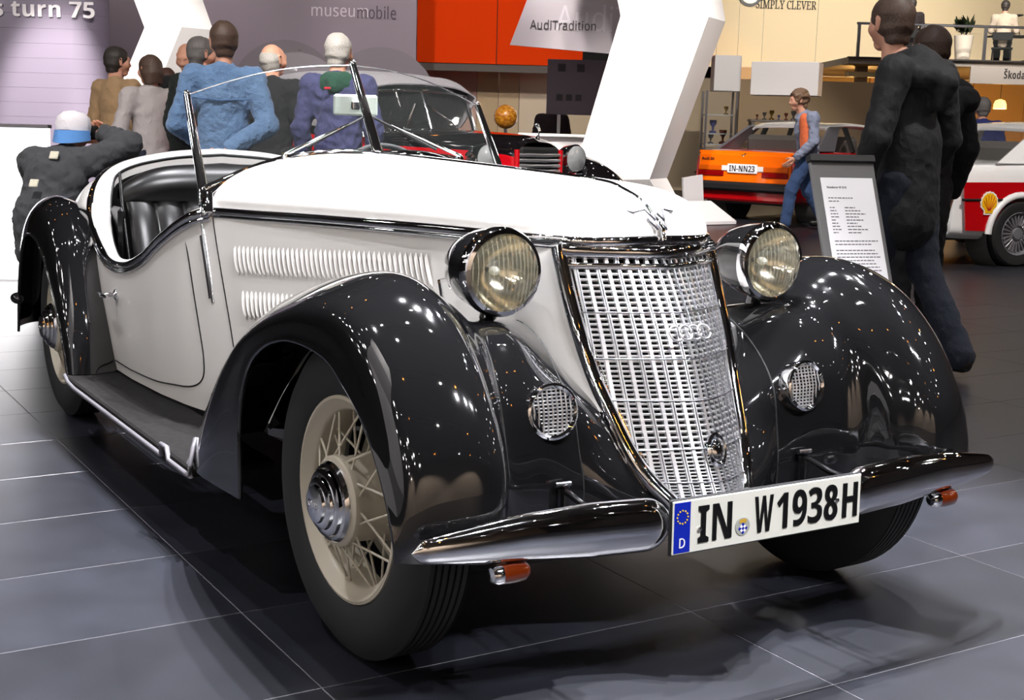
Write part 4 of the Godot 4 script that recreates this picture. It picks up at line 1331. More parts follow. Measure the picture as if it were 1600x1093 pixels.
	# ---- white lantern boxes and the glass case of trophies
	for q in [[3.68, 2.21, 24.2, 0.47, 0.62, 0.47, 0.0, "square white lantern box above the narrow glass case"], [4.42, 2.07, 22.4, 1.1, 0.54, 0.5, -0.35, "wide white lantern box hanging over the trophy shelf"]]:
		var lb := thing("lantern_box", q[7], "lantern", hx(q[0], q[1], q[2], q[6]))
		obj(MB.new().box(Vector3.ZERO, Vector3(q[3], q[4], q[5]), 0.006), "shade", M.wallwhite, lb)
		for s in [-1, 1]:
			obj(MB.new().tube([Vector3(q[3] * 0.4 * s, q[4] / 2, 0), Vector3(q[3] * 0.4 * s, 7.6 - q[1], 0)], 0.0025, 5), "wire", M.satin, lb)
	var gc := thing("glass_case", "tall narrow glass case with shelves of trophies", "cabinet", hx(3.6, 0, 24.2))
	for q in [[-0.27, -0.25], [0.27, -0.25], [-0.27, 0.25], [0.27, 0.25]]:
		obj(MB.new().box(Vector3(q[0], 0.95, q[1]), Vector3(0.04, 1.9, 0.04)), "post", M.steel, gc)
	for y in [0.96, 1.15, 1.48]:
		obj(MB.new().box(Vector3(0, y, 0), Vector3(0.52, 0.02, 0.48)), "shelf", mat(Color(0.7, 0.72, 0.72), 0.1), gc)
	obj(MB.new().box(Vector3(0, 0.45, 0), Vector3(0.56, 0.9, 0.52), 0.005), "plinth", mat(Color(0.55, 0.5, 0.44), 0.6), gc)
	obj(MB.new().box(Vector3(0, 1.42, 0.252), Vector3(0.5, 0.92, 0.006)), "pane", M.pane, gc)
	var tmats := [mat(Color(0.4, 0.2, 0.12), 0.3), M.steel, mat(Color(0.75, 0.62, 0.3), 0.25, 1.0), mat(Color(0.3, 0.32, 0.5), 0.3)]
	var prof := [Vector2(0.06, 0), Vector2(0.06, 0.03), Vector2(0.015, 0.05), Vector2(0.02, 0.1), Vector2(0.055, 0.15), Vector2(0.06, 0.21), Vector2(0.05, 0.2)]
	var k2 := 0
	for q in [[3.47, 0.97, 24.2, 0.8, "silver trophy cup on the lowest shelf of the glass case"], [3.68, 0.97, 24.15, 1.2, "brown figure trophy on the lowest shelf of the glass case"], [3.5, 1.16, 24.2, 1.1, "blue trophy on the middle shelf of the glass case"], [3.72, 1.49, 24.2, 0.7, "gilt trophy on the top shelf of the glass case"]]:
		tag(obj(MB.new().lathe(prof, 14), "trophy", tmats[(k2 * 3 + 1) % 4], null, hx(q[0], q[1], q[2]).scaled_local(Vector3(1, 1, 1) * q[3])), q[4], "trophy")
		k2 += 1
	var sh := thing("trophy_shelf", "long grey shelf of small cups behind the two-tone saloon", "shelf", hx(5.1, 0, 26.0))
	obj(MB.new().box(Vector3(0, 1.42, 0), Vector3(1.3, 0.04, 0.4), 0.004), "board", gm2, sh)
	for x in [-0.6, 0.6]:
		obj(MB.new().box(Vector3(x, 0.7, 0), Vector3(0.06, 1.4, 0.36)), "side", gm2, sh)
	for k in 8:
		tag(obj(MB.new().lathe(prof, 12), "trophy", tmats[k % 4], null, hx(4.6 + k * 0.14, 1.442, 26.0).scaled_local(Vector3.ONE * (0.45 + 0.2 * (k * 7 % 3)))), "small cup in the row on the long trophy shelf", "trophy", "cups on the long trophy shelf")
	# ---- white display panel at the tail of the roadster, white ramp, text stand
	var dp := thing("light_box", "upright glowing white light box behind the photographer", "light box", hx(-3.75, 0, 9.4, 0.12))
	obj(MB.new().box(Vector3(0, 0.535, 0), Vector3(0.9, 1.07, 0.1), 0.004), "lamp_panel", glow(Color(1, 0.99, 1), 0.75), dp)
	var al := AreaLight3D.new()
	al.name = "light_box_light"
	al.area_size = Vector2(0.88, 1.0)
	al.light_color = Color(1, 0.99, 1)
	al.light_energy = 0.5
	al.area_range = 60.0
	al.area_attenuation = 2.0
	al.shadow_enabled = true
	al.transform = hx(-3.75, 0.54, 9.4, 0.12) * Transform3D(Basis(Vector3.UP, PI), Vector3(0, 0, 0.06))
	add_child(al, true)
	obj(MB.new().box(Vector3(0, 1.08, 0), Vector3(0.92, 0.025, 0.12), 0.003), "top_strip", mat(Color(0.45, 0.44, 0.46), 0.5), dp)
	var rp := thing("info_ramp", "low white wedge-shaped text stand by the orange saloon's bumper", "stand", hx(2.35, 0, 17.4, 0.6))
	pg = MB.new()
	pg.xf = Transform3D(Basis(Vector3.UP, PI / 2), Vector3(-0.3, 0, 0.2))
	pg.prism(PackedVector2Array([Vector2(-0.25, 0.05), Vector2(0.25, 0.28), Vector2(0.25, 0.24), Vector2(-0.25, 0.01)]), 0.6)
	obj(pg, "plate", mat(Color(0.75, 0.74, 0.75), 0.5), rp)
	obj(MB.new().box(Vector3(0.05, 0.3, -0.12), Vector3(0.34, 0.6, 0.04), 0.004, Basis(Vector3.BACK, 0.12)), "back_panel", mat(Color(0.68, 0.67, 0.68), 0.5), rp)
	obj(MB.new().box(Vector3(0, 0.1, -0.05), Vector3(0.4, 0.2, 0.1), 0.004), "foot", M.steel, rp)
	var ts := thing("text_stand", "slanted grey text stand with a printed sheet about the roadster", "stand", hx(1.45, 0, 6.0, 0.32))
	var tilt := Basis(Vector3.RIGHT, -0.4)
	var brd := part("board", ts, Transform3D(tilt, Vector3(0.0, 0.75, 0.12)))
	obj(MB.new().box(Vector3.ZERO, Vector3(0.325, 0.68, 0.02), 0.003), "plate", mat(Color(0.5, 0.5, 0.5), 0.35, 0.6), brd)
	obj(MB.new().box(Vector3(0, 0.335, 0.005), Vector3(0.335, 0.035, 0.04), 0.004), "top_rail", mat(Color(0.13, 0.13, 0.13), 0.5), brd)
	obj(MB.new().box(Vector3(0.008, -0.035, 0.0115), Vector3(0.265, 0.56, 0.003)), "sheet", mat(Color(0.93, 0.93, 0.94), 0.7), brd)
	var gi := mat(Color(0.35, 0.35, 0.37), 0.7)
	fit_text("Wanderer W 25 K", 0.1, 0.009, 0.001, gi, brd, Vector3(-0.1, 0.195, 0.0132), "Droid Serif", 700)
	# the rest of the print is too small to read: rows of word-sized strokes
	var rows := [[0.15, -0.1, 0.02], [0.135, -0.1, -0.05]]
	for k in 9:
		rows.append([0.105 - k * 0.0145, -0.1, -0.1 + 0.022 + 0.006 * (k * 5 % 4)])
		rows.append([0.105 - k * 0.0145, -0.025, -0.025 + 0.05 + 0.012 * (k * 7 % 5)])
	for k in 10:
		rows.append([-0.05 - k * 0.0155 - (0.012 if k > 1 else 0.0), -0.1, 0.115 - 0.012 * (k * 3 % 4)])
	for q in rows:
		var ln := MB.new()
		var x: float = q[1]
		while x < q[2]:
			var wl := minf(rng.randf_range(0.008, 0.022), q[2] - x + 0.003)
			ln.box(Vector3(x + wl / 2, q[0], 0.0134), Vector3(wl, 0.0042, 0.0006))
			x += wl + 0.004
		obj(ln, "print_line", gi, brd)
	obj(MB.new().tube([Vector3(0, 0.02, -0.05), Vector3(0, 0.82, -0.0)], 0.025, 10), "pole", M.steel, ts)
	obj(MB.new().lathe([Vector2(0.18, 0), Vector2(0.18, 0.015), Vector2(0.03, 0.025)], 24), "base", M.steel, ts, Transform3D(Basis(), Vector3(0, 0, -0.05)))
	saloons()
	limousine()

# ---------------------------------------------------------------- two modern saloons; local forward +z, rear bumper near z = 0
func plain_wheel(car: Node3D, x: float, z: float, s: float, rimm: Material, slots: int) -> void:
	var w := part("wheel", car, Transform3D(Basis(Vector3(0, 0, -s), Vector3(s, 0, 0), Vector3(0, -1, 0)), Vector3(x * s, 0.305, z)))
	obj(MB.new().lathe([Vector2(0.19, 0.07), Vector2(0.25, 0.085), Vector2(0.29, 0.08), Vector2(0.305, 0.06), Vector2(0.305, -0.07), Vector2(0.25, -0.09), Vector2(0.19, -0.07)], 36), "tyre", M.rubber, w)
	obj(MB.new().lathe([Vector2(0.205, 0.07), Vector2(0.2, 0.078), Vector2(0.19, 0.07), Vector2(0.175, 0.035), Vector2(0.06, 0.045), Vector2(0.05, 0.065), Vector2(0.001, 0.068)], 32), "rim", rimm, w)
	for k in slots:
		var a := TAU * k / slots
		obj(MB.new().box(Vector3(0.125 * cos(a), 0.05, 0.125 * sin(a)), Vector3(0.10, 0.02, 0.016), 0.003, Basis(Vector3.UP, -a)), "spoke", M.trim, w)

# side sheet with the round wheel openings left out
func holed(rows: Array, flip: bool) -> MB:
	var full := MB.new().grid(rows, false, false, flip)
	var keep := PackedInt32Array()
	for k in range(0, full.ix.size(), 3):
		var c := (full.v[full.ix[k]] + full.v[full.ix[k + 1]] + full.v[full.ix[k + 2]]) / 3.0
		if Vector2(c.z - 0.78, c.y - 0.305).length() > 0.36 and Vector2(c.z - 3.3, c.y - 0.305).length() > 0.36:
			keep.append_array(full.ix.slice(k, k + 3))
	full.ix = keep
	return full

func saloon(label: String, xf: Transform3D, low: Material, upper: Material, tail: Material, roofm: Material, rally: bool) -> Node3D:
	var car := thing("saloon_car", label, "car", xf)
	# lower shell: stations of (z, deck height, half width)
	var st := [[0.0, 0.55, 0.72, 0.40], [0.03, 0.86, 0.775, 0.30], [0.12, 0.93, 0.80, 0.26], [0.7, 0.955, 0.835, 0.24], [1.4, 0.95, 0.845, 0.2], [2.4, 0.93, 0.845, 0.2], [3.2, 0.90, 0.84, 0.2], [3.5, 0.86, 0.83, 0.22], [4.2, 0.77, 0.79, 0.26], [4.36, 0.68, 0.75, 0.32], [4.4, 0.5, 0.72, 0.4]]
	for band in [0, 1]:
		var ctrl := []
		for q in st:
			var r := []
			var b: float = q[3]
			var t: float = q[1]
			var hw: float = q[2]
			var mid := minf(0.62, (t + b) / 2 + 0.05)
			if band == 0:
				r = [Vector3(-hw * 0.9, b, q[0]), Vector3(-hw, b + 0.06, q[0]), Vector3(-hw - 0.008, (b + mid) / 2, q[0]), Vector3(-hw - 0.01, mid, q[0])]
			else:
				r = [Vector3(-hw - 0.01, mid, q[0]), Vector3(-hw + 0.005, lerpf(mid, t, 0.5), q[0]), Vector3(-hw + 0.04, t - 0.035, q[0]), Vector3(-hw + 0.11, t - 0.004, q[0]), Vector3(-hw * 0.5, t + 0.012, q[0]), Vector3(0, t + 0.018, q[0])]
			ctrl.append(r)
		for s in [-1.0, 1.0]:
			var rows := flipx(surf(ctrl, 110, 12), 1.0 if s < 0 else -1.0)
			obj(holed(rows, s > 0), "body_lower" if band == 0 else "body_upper", low if band == 0 else upper, car)
	obj(MB.new().box(Vector3(0, 0.32, 2.2), Vector3(1.05, 0.2, 4.1), 0.03), "underbody", M.underseal, car)
	# tail panel
	var tp := MB.new()
	tp.box(Vector3(0, 0.70, 0.0), Vector3(1.44, 0.40, 0.06), 0.025)
	obj(tp, "tail_panel", tail, car)
	obj(MB.new().box(Vector3(0, 0.46, -0.05), Vector3(1.6, 0.12, 0.16), 0.03), "bumper", mat(Color(0.07, 0.07, 0.08), 0.5), car)
	obj(MB.new().box(Vector3(0, 0.34, 0.03), Vector3(1.5, 0.16, 0.1), 0.03), "valance", low, car)
	for s in [1.0, -1.0]:
		for k in 2:
			obj(MB.new().box(Vector3(0.5 * s, 0.70 - 0.075 * k, -0.032), Vector3(0.4, 0.07, 0.03), 0.006), "tail_lamp", [mat(Color(0.8, 0.34, 0.04), 0.2, 0.0, 0.8), mat(Color(0.5, 0.02, 0.03), 0.15, 0.0, 0.8)][k], car)
		obj(MB.new().box(Vector3(0.28 * s, 0.70, -0.034), Vector3(0.1, 0.07, 0.03), 0.006), "reversing_lamp", mat(Color(0.85, 0.84, 0.84), 0.2), car)
		for z in [0.78, 3.3]:
			plain_wheel(car, 0.795, z, s, mat(Color(0.5, 0.5, 0.52), 0.4, 0.4) if rally else mat(Color(0.3, 0.3, 0.31), 0.3, 0.8), 24 if rally else 12)
			# dark wheel well with a raised lip
			var arc := []
			for j in 17:
				var a := PI * j / 16
				arc.append(Vector3(0.862 * s, 0.305 + 0.36 * sin(a), z + 0.36 * cos(a)))
			obj(MB.new().tube(arc, 0.035 if rally else 0.02, 6), "wheel_lip", roofm if rally else low, car)
			obj(MB.new().lathe([Vector2(0.365, 0.30), Vector2(0.365, 0.0), Vector2(0.02, 0.0)], 28), "wheel_house", M.underseal, car, along(Vector3(0.55 * s, 0.305, z), Vector3(s, 0, 0)))
	var pl := part("number_plate", car, Transform3D(Basis(Vector3.UP, PI), Vector3(0, 0.70, -0.045)))
	obj(MB.new().box(Vector3.ZERO, Vector3(0.46, 0.12, 0.02), 0.003), "plate", mat(Color(0.88, 0.88, 0.9), 0.4), pl)
	if not rally:
		fit_text("IN-NN23", 0.4, 0.08, 0.004, mat(Color(0.12, 0.12, 0.14), 0.5), pl, Vector3(-0.2, -0.04, 0.011), "Droid Sans", 700)
		fit_text("Audi 80", 0.2, 0.035, 0.004, mat(Color(0.2, 0.06, 0.04), 0.5), car, Vector3(0.66, 0.80, -0.035), "Droid Sans", 700, Basis(Vector3.UP, PI))
		obj(MB.new().tube([Vector3(-0.02, 0.90, 0.0), Vector3(0.0, 0.865, -0.03), Vector3(0.03, 0.88, -0.02)], 0.012, 6), "boot_lock", M.chrome, car)
	# greenhouse: pillars and roof as a shell, dark glass between
	var gh := [[[0.55, 0.965], [1.15, 1.30]], [[2.05, 0.95], [2.0, 1.345]], [[3.15, 0.92], [2.45, 1.31]]]
	var roof := []
	for q in [[1.10, 1.285], [1.3, 1.335], [1.7, 1.355], [2.1, 1.35], [2.42, 1.325], [2.55, 1.295]]:
		roof.append([Vector3(-0.60, q[1] - 0.05, q[0]), Vector3(-0.54, q[1] - 0.012, q[0]), Vector3(-0.3, q[1], q[0]), Vector3(0, q[1] + 0.006, q[0]), Vector3(0.3, q[1], q[0]), Vector3(0.54, q[1] - 0.012, q[0]), Vector3(0.60, q[1] - 0.05, q[0])])
	obj(MB.new().shell(surf(roof, 14, 20), 0.03), "roof", roofm, car)
	var gm := glass(Color(0.5, 0.55, 0.53), 0.06, 0.03)
	obj(MB.new().grid([PackedVector3Array([Vector3(-0.70, 0.95, 0.56), Vector3(0.70, 0.95, 0.56)]), PackedVector3Array([Vector3(-0.56, 1.275, 1.11), Vector3(0.56, 1.275, 1.11)])]), "rear_window", gm, car)
	obj(MB.new().grid([PackedVector3Array([Vector3(-0.72, 0.90, 3.16), Vector3(0.72, 0.90, 3.16)]), PackedVector3Array([Vector3(-0.58, 1.27, 2.54), Vector3(0.58, 1.27, 2.54)])]), "windscreen", gm, car)
	for s in [1.0, -1.0]:
		var lo := func(z: float) -> Vector3: return Vector3(0.755 * s, 0.94, z)
		var hi := func(z: float) -> Vector3: return Vector3(0.60 * s, 1.27, z)
		for q in [[0.95, 1.5, 1.35, 1.5], [1.56, 2.3, 1.56, 2.2], [2.36, 3.0, 2.26, 2.42]]:
			obj(MB.new().grid([PackedVector3Array([lo.call(q[0]), lo.call(q[1])]), PackedVector3Array([hi.call(q[2]), hi.call(q[3])])]), "side_window", gm, car)
		for q in [[0.52, 0.98, 1.08, 1.36, 0], [1.49, 1.57, 1.49, 1.57, 0], [2.29, 2.37, 2.19, 2.27, 0], [2.99, 3.2, 2.41, 2.58, 0]]:
			var o := Vector3(0.006 * s, 0, 0)
			obj(MB.new().shell([PackedVector3Array([lo.call(q[0]) + o, lo.call(q[1]) + o]), PackedVector3Array([hi.call(q[2]) + o, hi.call(q[3]) + o])], 0.04, s > 0), "pillar", roofm if rally else (M.trim if q[0] < 1.0 else M.rubber), car)
		obj(MB.new().tube([Vector3(0.86 * s, 0.62, 0.1), Vector3(0.862 * s, 0.62, 4.2)], 0.012, 6), "rub_strip", M.dark, car)
	var trimc := mat(Color(0.33, 0.31, 0.3), 0.8)
	obj(MB.new().box(Vector3(0, 0.45, 1.9), Vector3(1.35, 0.05, 2.6)), "cabin_floor", trimc, car)
	obj(MB.new().box(Vector3(0, 0.9, 0.85), Vector3(1.3, 0.04, 0.55), 0.01), "parcel_shelf", trimc, car)
	obj(MB.new().box(Vector3(0, 0.85, 3.0), Vector3(1.35, 0.16, 0.3), 0.04), "dashboard", trimc, car)
	for q in [[0.0, 1.05, 1.2], [0.36, 1.95, 0.5], [-0.36, 1.95, 0.5]]:
		obj(MB.new().box(Vector3(q[0], 0.62, q[1] + 0.25), Vector3(q[2], 0.16, 0.5), 0.05).box(Vector3(q[0], 0.88, q[1]), Vector3(q[2], 0.56, 0.14), 0.05, Basis(Vector3.RIGHT, -0.2)), "seat", trimc, car)
	return car

func saloons() -> void:
	M.underseal = mat(Color(0.24, 0.235, 0.23), 0.9)
	M.redp = mat(Color(0.72, 0.03, 0.06), 0.2, 0.0, 1.0)
	M.orangep = mat(Color(0.93, 0.22, 0.04), 0.2, 0.0, 1.0)
	M.brightp = mat(Color(0.98, 0.42, 0.03), 0.2, 0.0, 1.0)
	M.whitep = mat(Color(0.9, 0.9, 0.9), 0.25, 0.0, 0.8)
	var a := saloon("orange and red saloon with white roof and plate IN-NN23", hx(3.05, 0, 18.0, deg_to_rad(138)), M.redp, M.redp, M.brightp, M.whitep, false)
	obj(MB.new().box(Vector3(0, 0.905, 0.08), Vector3(1.5, 0.05, 0.16), 0.02), "boot_lip", M.brightp, a)
	var r := saloon("white and red rally car with a yellow shell emblem on its flank", hx(3.67, 0, 12.98, deg_to_rad(112)), M.whitep, M.whitep, M.whitep, M.whitep, true)
	# red flank flash and the shell badge
	for s in [1.0, -1.0]:
		var fl := MB.new()
		fl.xf = Transform3D(Basis(Vector3(0, 0, s), Vector3(0, 1, 0), Vector3(-s, 0, 0)), Vector3(0.857 * s, 0, 0))
		var poly := PackedVector2Array([Vector2(0.10, 0.78), Vector2(2.6, 0.80), Vector2(2.6, 0.60), Vector2(1.2, 0.62), Vector2(0.62, 0.60), Vector2(0.42, 0.33), Vector2(0.16, 0.34)])
		if s < 0:
			for k in poly.size():
				poly[k].x = -poly[k].x
			fl.xf = Transform3D(Basis(Vector3(0, 0, -1), Vector3(0, 1, 0), Vector3(1, 0, 0)), Vector3(-0.857, 0, 0))
			for k in poly.size():
				pass
		fl.xf.origin.x = 0.848 * s
		fl.prism(poly, -0.012 if s > 0 else -0.012)
		obj(fl, "red_flash", M.redp, r)
		var bd := part("shell_badge", r, Transform3D(Basis(Vector3(0, 0, -s), Vector3(0, 1, 0), Vector3(s, 0, 0)), Vector3(0.866 * s, 0.585, 0.40)))
		for q in [[1.18, 0.0, mat(Color(0.93, 0.9, 0.88), 0.4), "border"], [1.0, 0.004, mat(Color(0.95, 0.72, 0.05), 0.35), "shell"]]:
			var sp := PackedVector2Array()
			for k in 21:
				var an := lerpf(-0.35, PI + 0.35, k / 20.0)
				var rr: float = 0.085 * q[0] * (1.0 + 0.035 * cos(k * PI))
				sp.append(Vector2(rr * cos(an), 0.01 + rr * 1.05 * sin(an)))
			sp.append_array(PackedVector2Array([Vector2(-0.045 * q[0], -0.055 * q[0]), Vector2(-0.045 * q[0], -0.085 * q[0]), Vector2(0.045 * q[0], -0.085 * q[0]), Vector2(0.045 * q[0], -0.055 * q[0])]))
			var bm := MB.new()
			bm.xf = Transform3D(Basis(), Vector3(0, 0, q[1]))
			bm.prism(sp, 0.005)
			obj(bm, q[3], q[2], bd)
		for k in 6:
			var an := lerpf(0.35, PI - 0.35, k / 5.0)
			obj(MB.new().tube([Vector3(0.012 * cos(an), -0.06, 0.0105), Vector3(0.075 * cos(an), 0.005 + 0.078 * sin(an), 0.0105)], 0.0032, 5), "rib", M.redp, bd)
	# light bar of another car far behind
	var other := saloon("red and white saloon parked far behind the rally car", hx(6.15, 0, 16.6, deg_to_rad(94)), M.redp, M.redp, M.redp, M.redp, true)
	other.set_meta("category", "car")

# ---------------------------------------------------------------- closed black and red tourer of the thirties; local forward +z, screen foot at z = 0
func limousine() -> void:
	var c := thing("vintage_tourer", "black and red vintage tourer with grey fabric roof and chrome bar grille", "car", hx(-0.72, 0, 11.2, deg_to_rad(42)))
	M.blackp = mat(Color(0.06, 0.05, 0.06), 0.06, 0.0, 1.0)
	var dim := glass(Color(0.6, 0.63, 0.62), 0.04)
	dim.metallic_specular = 0.35
	M.maroon = mat(Color(0.72, 0.04, 0.09), 0.15, 0.0, 1.0)
	for s in [1.0, -1.0]:
		var top := []
		var sid := []
		for q in [[-0.05, 0.56, 1.05, 1.13], [0.4, 0.47, 1.04, 1.13], [0.9, 0.35, 1.03, 1.12], [1.2, 0.26, 1.01, 1.10], [1.32, 0.22, 0.99, 1.06]]:
			top.append([Vector3(0, q[3], q[0]), Vector3(q[1] * 0.5, q[3] - 0.012, q[0]), Vector3(q[1] * 0.85, q[3] - 0.045, q[0]), Vector3(q[1], q[2], q[0]), Vector3(q[1] + 0.01, q[2] - 0.05, q[0])])
			sid.append([Vector3(q[1] + 0.01, q[2] - 0.05, q[0]), Vector3(q[1] + 0.02, 0.8, q[0]), Vector3(q[1] + 0.02, 0.45, q[0])])
		obj(MB.new().grid(flipx(surf(top, 20, 16), s), false, false, s < 0), "bonnet", M.blackp, c)
		obj(MB.new().grid(flipx(surf(sid, 20, 8), s), false, false, s < 0), "bonnet_side", M.maroon, c)
		for k in 4:
			obj(MB.new().tube(fx([Vector3(0.545, 0.90 - 0.04 * k, 0.25), Vector3(0.37, 0.90 - 0.04 * k, 0.92)], s), 0.007, 5), "flank_strip", M.chrome, c)
		# door side and rear quarter
		var bs := []
		for q in [[-0.05, 0.57], [-0.6, 0.66], [-1.4, 0.70], [-2.2, 0.62], [-2.9, 0.45]]:
			bs.append([Vector3(q[1] - 0.03, 1.06, q[0]), Vector3(q[1], 0.9, q[0]), Vector3(q[1] + 0.01, 0.65, q[0]), Vector3(q[1], 0.35, q[0])])
		obj(MB.new().grid(flipx(surf(bs, 20, 10), s), false, false, s > 0), "body_side", M.maroon, c)
		# fender
		var fd := []
		for q in [[0.1, 0.3, 0.0], [0.35, 0.55, 0.03], [0.65, 0.80, 0.05], [1.0, 0.90, 0.05], [1.35, 0.84, 0.03], [1.58, 0.66, 0.0], [1.66, 0.42, 0.0]]:
			fd.append([Vector3(0.86, q[1] - 0.16, q[0] * 0.9 + 0.1), Vector3(0.84, q[1] - 0.05, q[0]), Vector3(0.70, q[1] + q[2], q[0]), Vector3(0.52, q[1] - 0.03, q[0]), Vector3(0.42, q[1] - 0.12, q[0])])
		obj(MB.new().shell(flipx(surf(fd, 24, 16), s), 0.006, s < 0), "fender", M.blackp, c)
		obj(MB.new().lathe([Vector2(0.2, 0.06), Vector2(0.34, 0.07), Vector2(0.36, 0.04), Vector2(0.36, -0.06), Vector2(0.2, -0.07)], 32), "tyre", M.rubber, c, along(Vector3(0.70 * s, 0.36, 1.0), Vector3(s, 0, 0)))
		obj(MB.new().lathe([Vector2(0.21, 0.05), Vector2(0.08, 0.03), Vector2(0.001, 0.06)], 24), "wheel_disc", M.maroon, c, along(Vector3(0.70 * s, 0.36, 1.0), Vector3(s, 0, 0)))
		var hl := part("headlamp", c, Transform3D(Basis(Vector3.RIGHT, PI / 2), Vector3(0.46 * s, 0.93, 1.25)))
		obj(MB.new().lathe([Vector2(0.001, -0.22), Vector2(0.05, -0.2), Vector2(0.1, -0.1), Vector2(0.115, 0.0), Vector2(0.105, 0.015)], 28), "shell", M.chrome, hl)
		obj(MB.new().lathe([Vector2(0.105, 0.01), Vector2(0.06, 0.03), Vector2(0.001, 0.036)], 28), "lens", mat(Color(0.75, 0.77, 0.78), 0.12, 0.4), hl)
		obj(MB.new().tube([Vector3(0.46 * s, 0.82, 1.2), Vector3(0.42 * s, 0.6, 1.15)], 0.02, 8), "lamp_stem", M.chrome, c)
		obj(MB.new().lathe([Vector2(0.05, 0.02), Vector2(0.05, -0.02), Vector2(0.02, -0.12), Vector2(0.01, -0.2)], 16), "horn", M.chrome, c, Transform3D(Basis(Vector3.RIGHT, PI / 2), Vector3(0.3 * s, 0.80, 1.45)))
		# windscreen pane, wiper, pillar
		var pn := [PackedVector3Array([Vector3(0, 1.13, 0.0), Vector3(0.58 * s, 1.09, -0.13)]), PackedVector3Array([Vector3(0, 1.455, -0.17), Vector3(0.56 * s, 1.43, -0.28)])]
		obj(MB.new().grid(pn), "windscreen_pane", dim, c)
		obj(MB.new().tube([Vector3(0.30 * s, 1.12, 0.0), Vector3(0.22 * s, 1.2, -0.02), Vector3(0.06 * s - 0.05, 1.33, -0.09)], 0.007, 6), "wiper", M.chrome, c)
		obj(MB.new().tube([Vector3(0.60 * s, 1.05, -0.12), Vector3(0.575 * s, 1.45, -0.28)], 0.022, 8), "pillar", M.chrome, c)
	obj(MB.new().tube([Vector3(0, 1.12, 0.01), Vector3(0, 1.46, -0.16)], 0.017, 8), "centre_pillar", M.chrome, c)
	var fr := []
	for k in 17:
		var x := lerpf(-0.6, 0.6, k / 16.0)
		fr.append(Vector3(x, 1.475 - 0.08 * x * x, -0.17 - 0.3 * x * x))
	obj(MB.new().tube(fr, 0.03, 8), "screen_header", M.blackp, c)
	var fr2 := []
	for q in fr:
		fr2.append(q + Vector3(0, -0.03, 0.025))
	obj(MB.new().tube(fr2, 0.012, 6), "header_trim", M.chrome, c)
	var fr3 := []
	for k in 17:
		var x := lerpf(-0.6, 0.6, k / 16.0)
		fr3.append(Vector3(x, 1.12 - 0.09 * x * x, 0.02 - 0.35 * x * x))
	obj(MB.new().tube(fr3, 0.016, 6), "screen_sill", M.chrome, c)
	var rf := []
	for q in [[-0.15, 1.49, 0.59], [-0.45, 1.575, 0.63], [-1.0, 1.60, 0.66], [-1.6, 1.55, 0.64], [-2.0, 1.4, 0.6], [-2.25, 1.05, 0.58]]:
		rf.append([Vector3(-q[2], q[1] - 0.10 - (0.35 if q[0] < -0.4 else 0.02), q[0]), Vector3(-q[2] * 0.97, q[1] - 0.075, q[0]), Vector3(-q[2] * 0.6, q[1] - 0.015, q[0]), Vector3(0, q[1], q[0]), Vector3(q[2] * 0.6, q[1] - 0.015, q[0]), Vector3(q[2] * 0.97, q[1] - 0.075, q[0]), Vector3(q[2], q[1] - 0.10 - (0.35 if q[0] < -0.4 else 0.02), q[0])])
	obj(MB.new().shell(surf(rf, 24, 24), 0.012), "fabric_roof", cloth(Color(0.6, 0.59, 0.61), 0.8), c)
	var hide := mat(Color(0.36, 0.22, 0.15), 0.5)
	for q in [[0.29, -0.85], [-0.29, -0.85], [0.0, -1.7]]:
		obj(MB.new().box(Vector3(q[0], 0.62, q[1] + 0.25), Vector3(0.52 if q[0] != 0.0 else 1.1, 0.18, 0.5), 0.06).box(Vector3(q[0], 0.92, q[1]), Vector3(0.5 if q[0] != 0.0 else 1.1, 0.55, 0.15), 0.06, Basis(Vector3.RIGHT, -0.15)), "seat", hide, c)
	obj(MB.new().box(Vector3(0, 0.47, -1.1), Vector3(1.15, 0.05, 2.3)), "cabin_floor", hide, c)
	obj(MB.new().box(Vector3(0, 1.0, -0.2), Vector3(1.05, 0.18, 0.1), 0.03), "dashboard", mat(Color(0.4, 0.25, 0.15), 0.3), c)
	obj(MB.new().box(Vector3(0, 0.4, -0.4), Vector3(1.0, 0.2, 3.6), 0.03), "chassis", M.dark, c)
	for z in [-2.0]:
		for s in [1.0, -1.0]:
			obj(MB.new().lathe([Vector2(0.2, 0.06), Vector2(0.34, 0.07), Vector2(0.36, 0.04), Vector2(0.36, -0.06), Vector2(0.2, -0.07)], 32), "tyre", M.rubber, c, along(Vector3(0.70 * s, 0.36, z), Vector3(s, 0, 0)))
	# grille of level chrome bars with a mascot on top
	var gr := part("grille", c)
	obj(MB.new().box(Vector3(0, 0.72, 1.32), Vector3(0.4, 0.6, 0.05), 0.02), "core", M.dark, gr)
	for k in 13:
		var y := 0.48 + k * 0.04
		obj(MB.new().tube([Vector3(-0.21, y, 1.33), Vector3(0, y, 1.40), Vector3(0.21, y, 1.33)], 0.0125, 8), "bar", M.bright, gr)
	for s in [1.0, -1.0]:
		obj(MB.new().tube([Vector3(0.22 * s, 0.42, 1.33), Vector3(0.225 * s, 1.0, 1.32)], 0.022, 8), "surround", M.maroon, gr)
	obj(MB.new().tube([Vector3(0, 1.08, 1.3), Vector3(0, 1.14, 1.32), Vector3(0, 1.19, 1.28)], [0.02, 0.012, 0.018], 8), "mascot", M.chrome, c)
	obj(MB.new().lathe([Vector2(0.11, 0), Vector2(0.08, 0.04), Vector2(0.001, 0.05)], 20), "steering_boss", M.dark, c, along(Vector3(0.3, 1.1, -0.5), Vector3(0, 0.4, -1)))

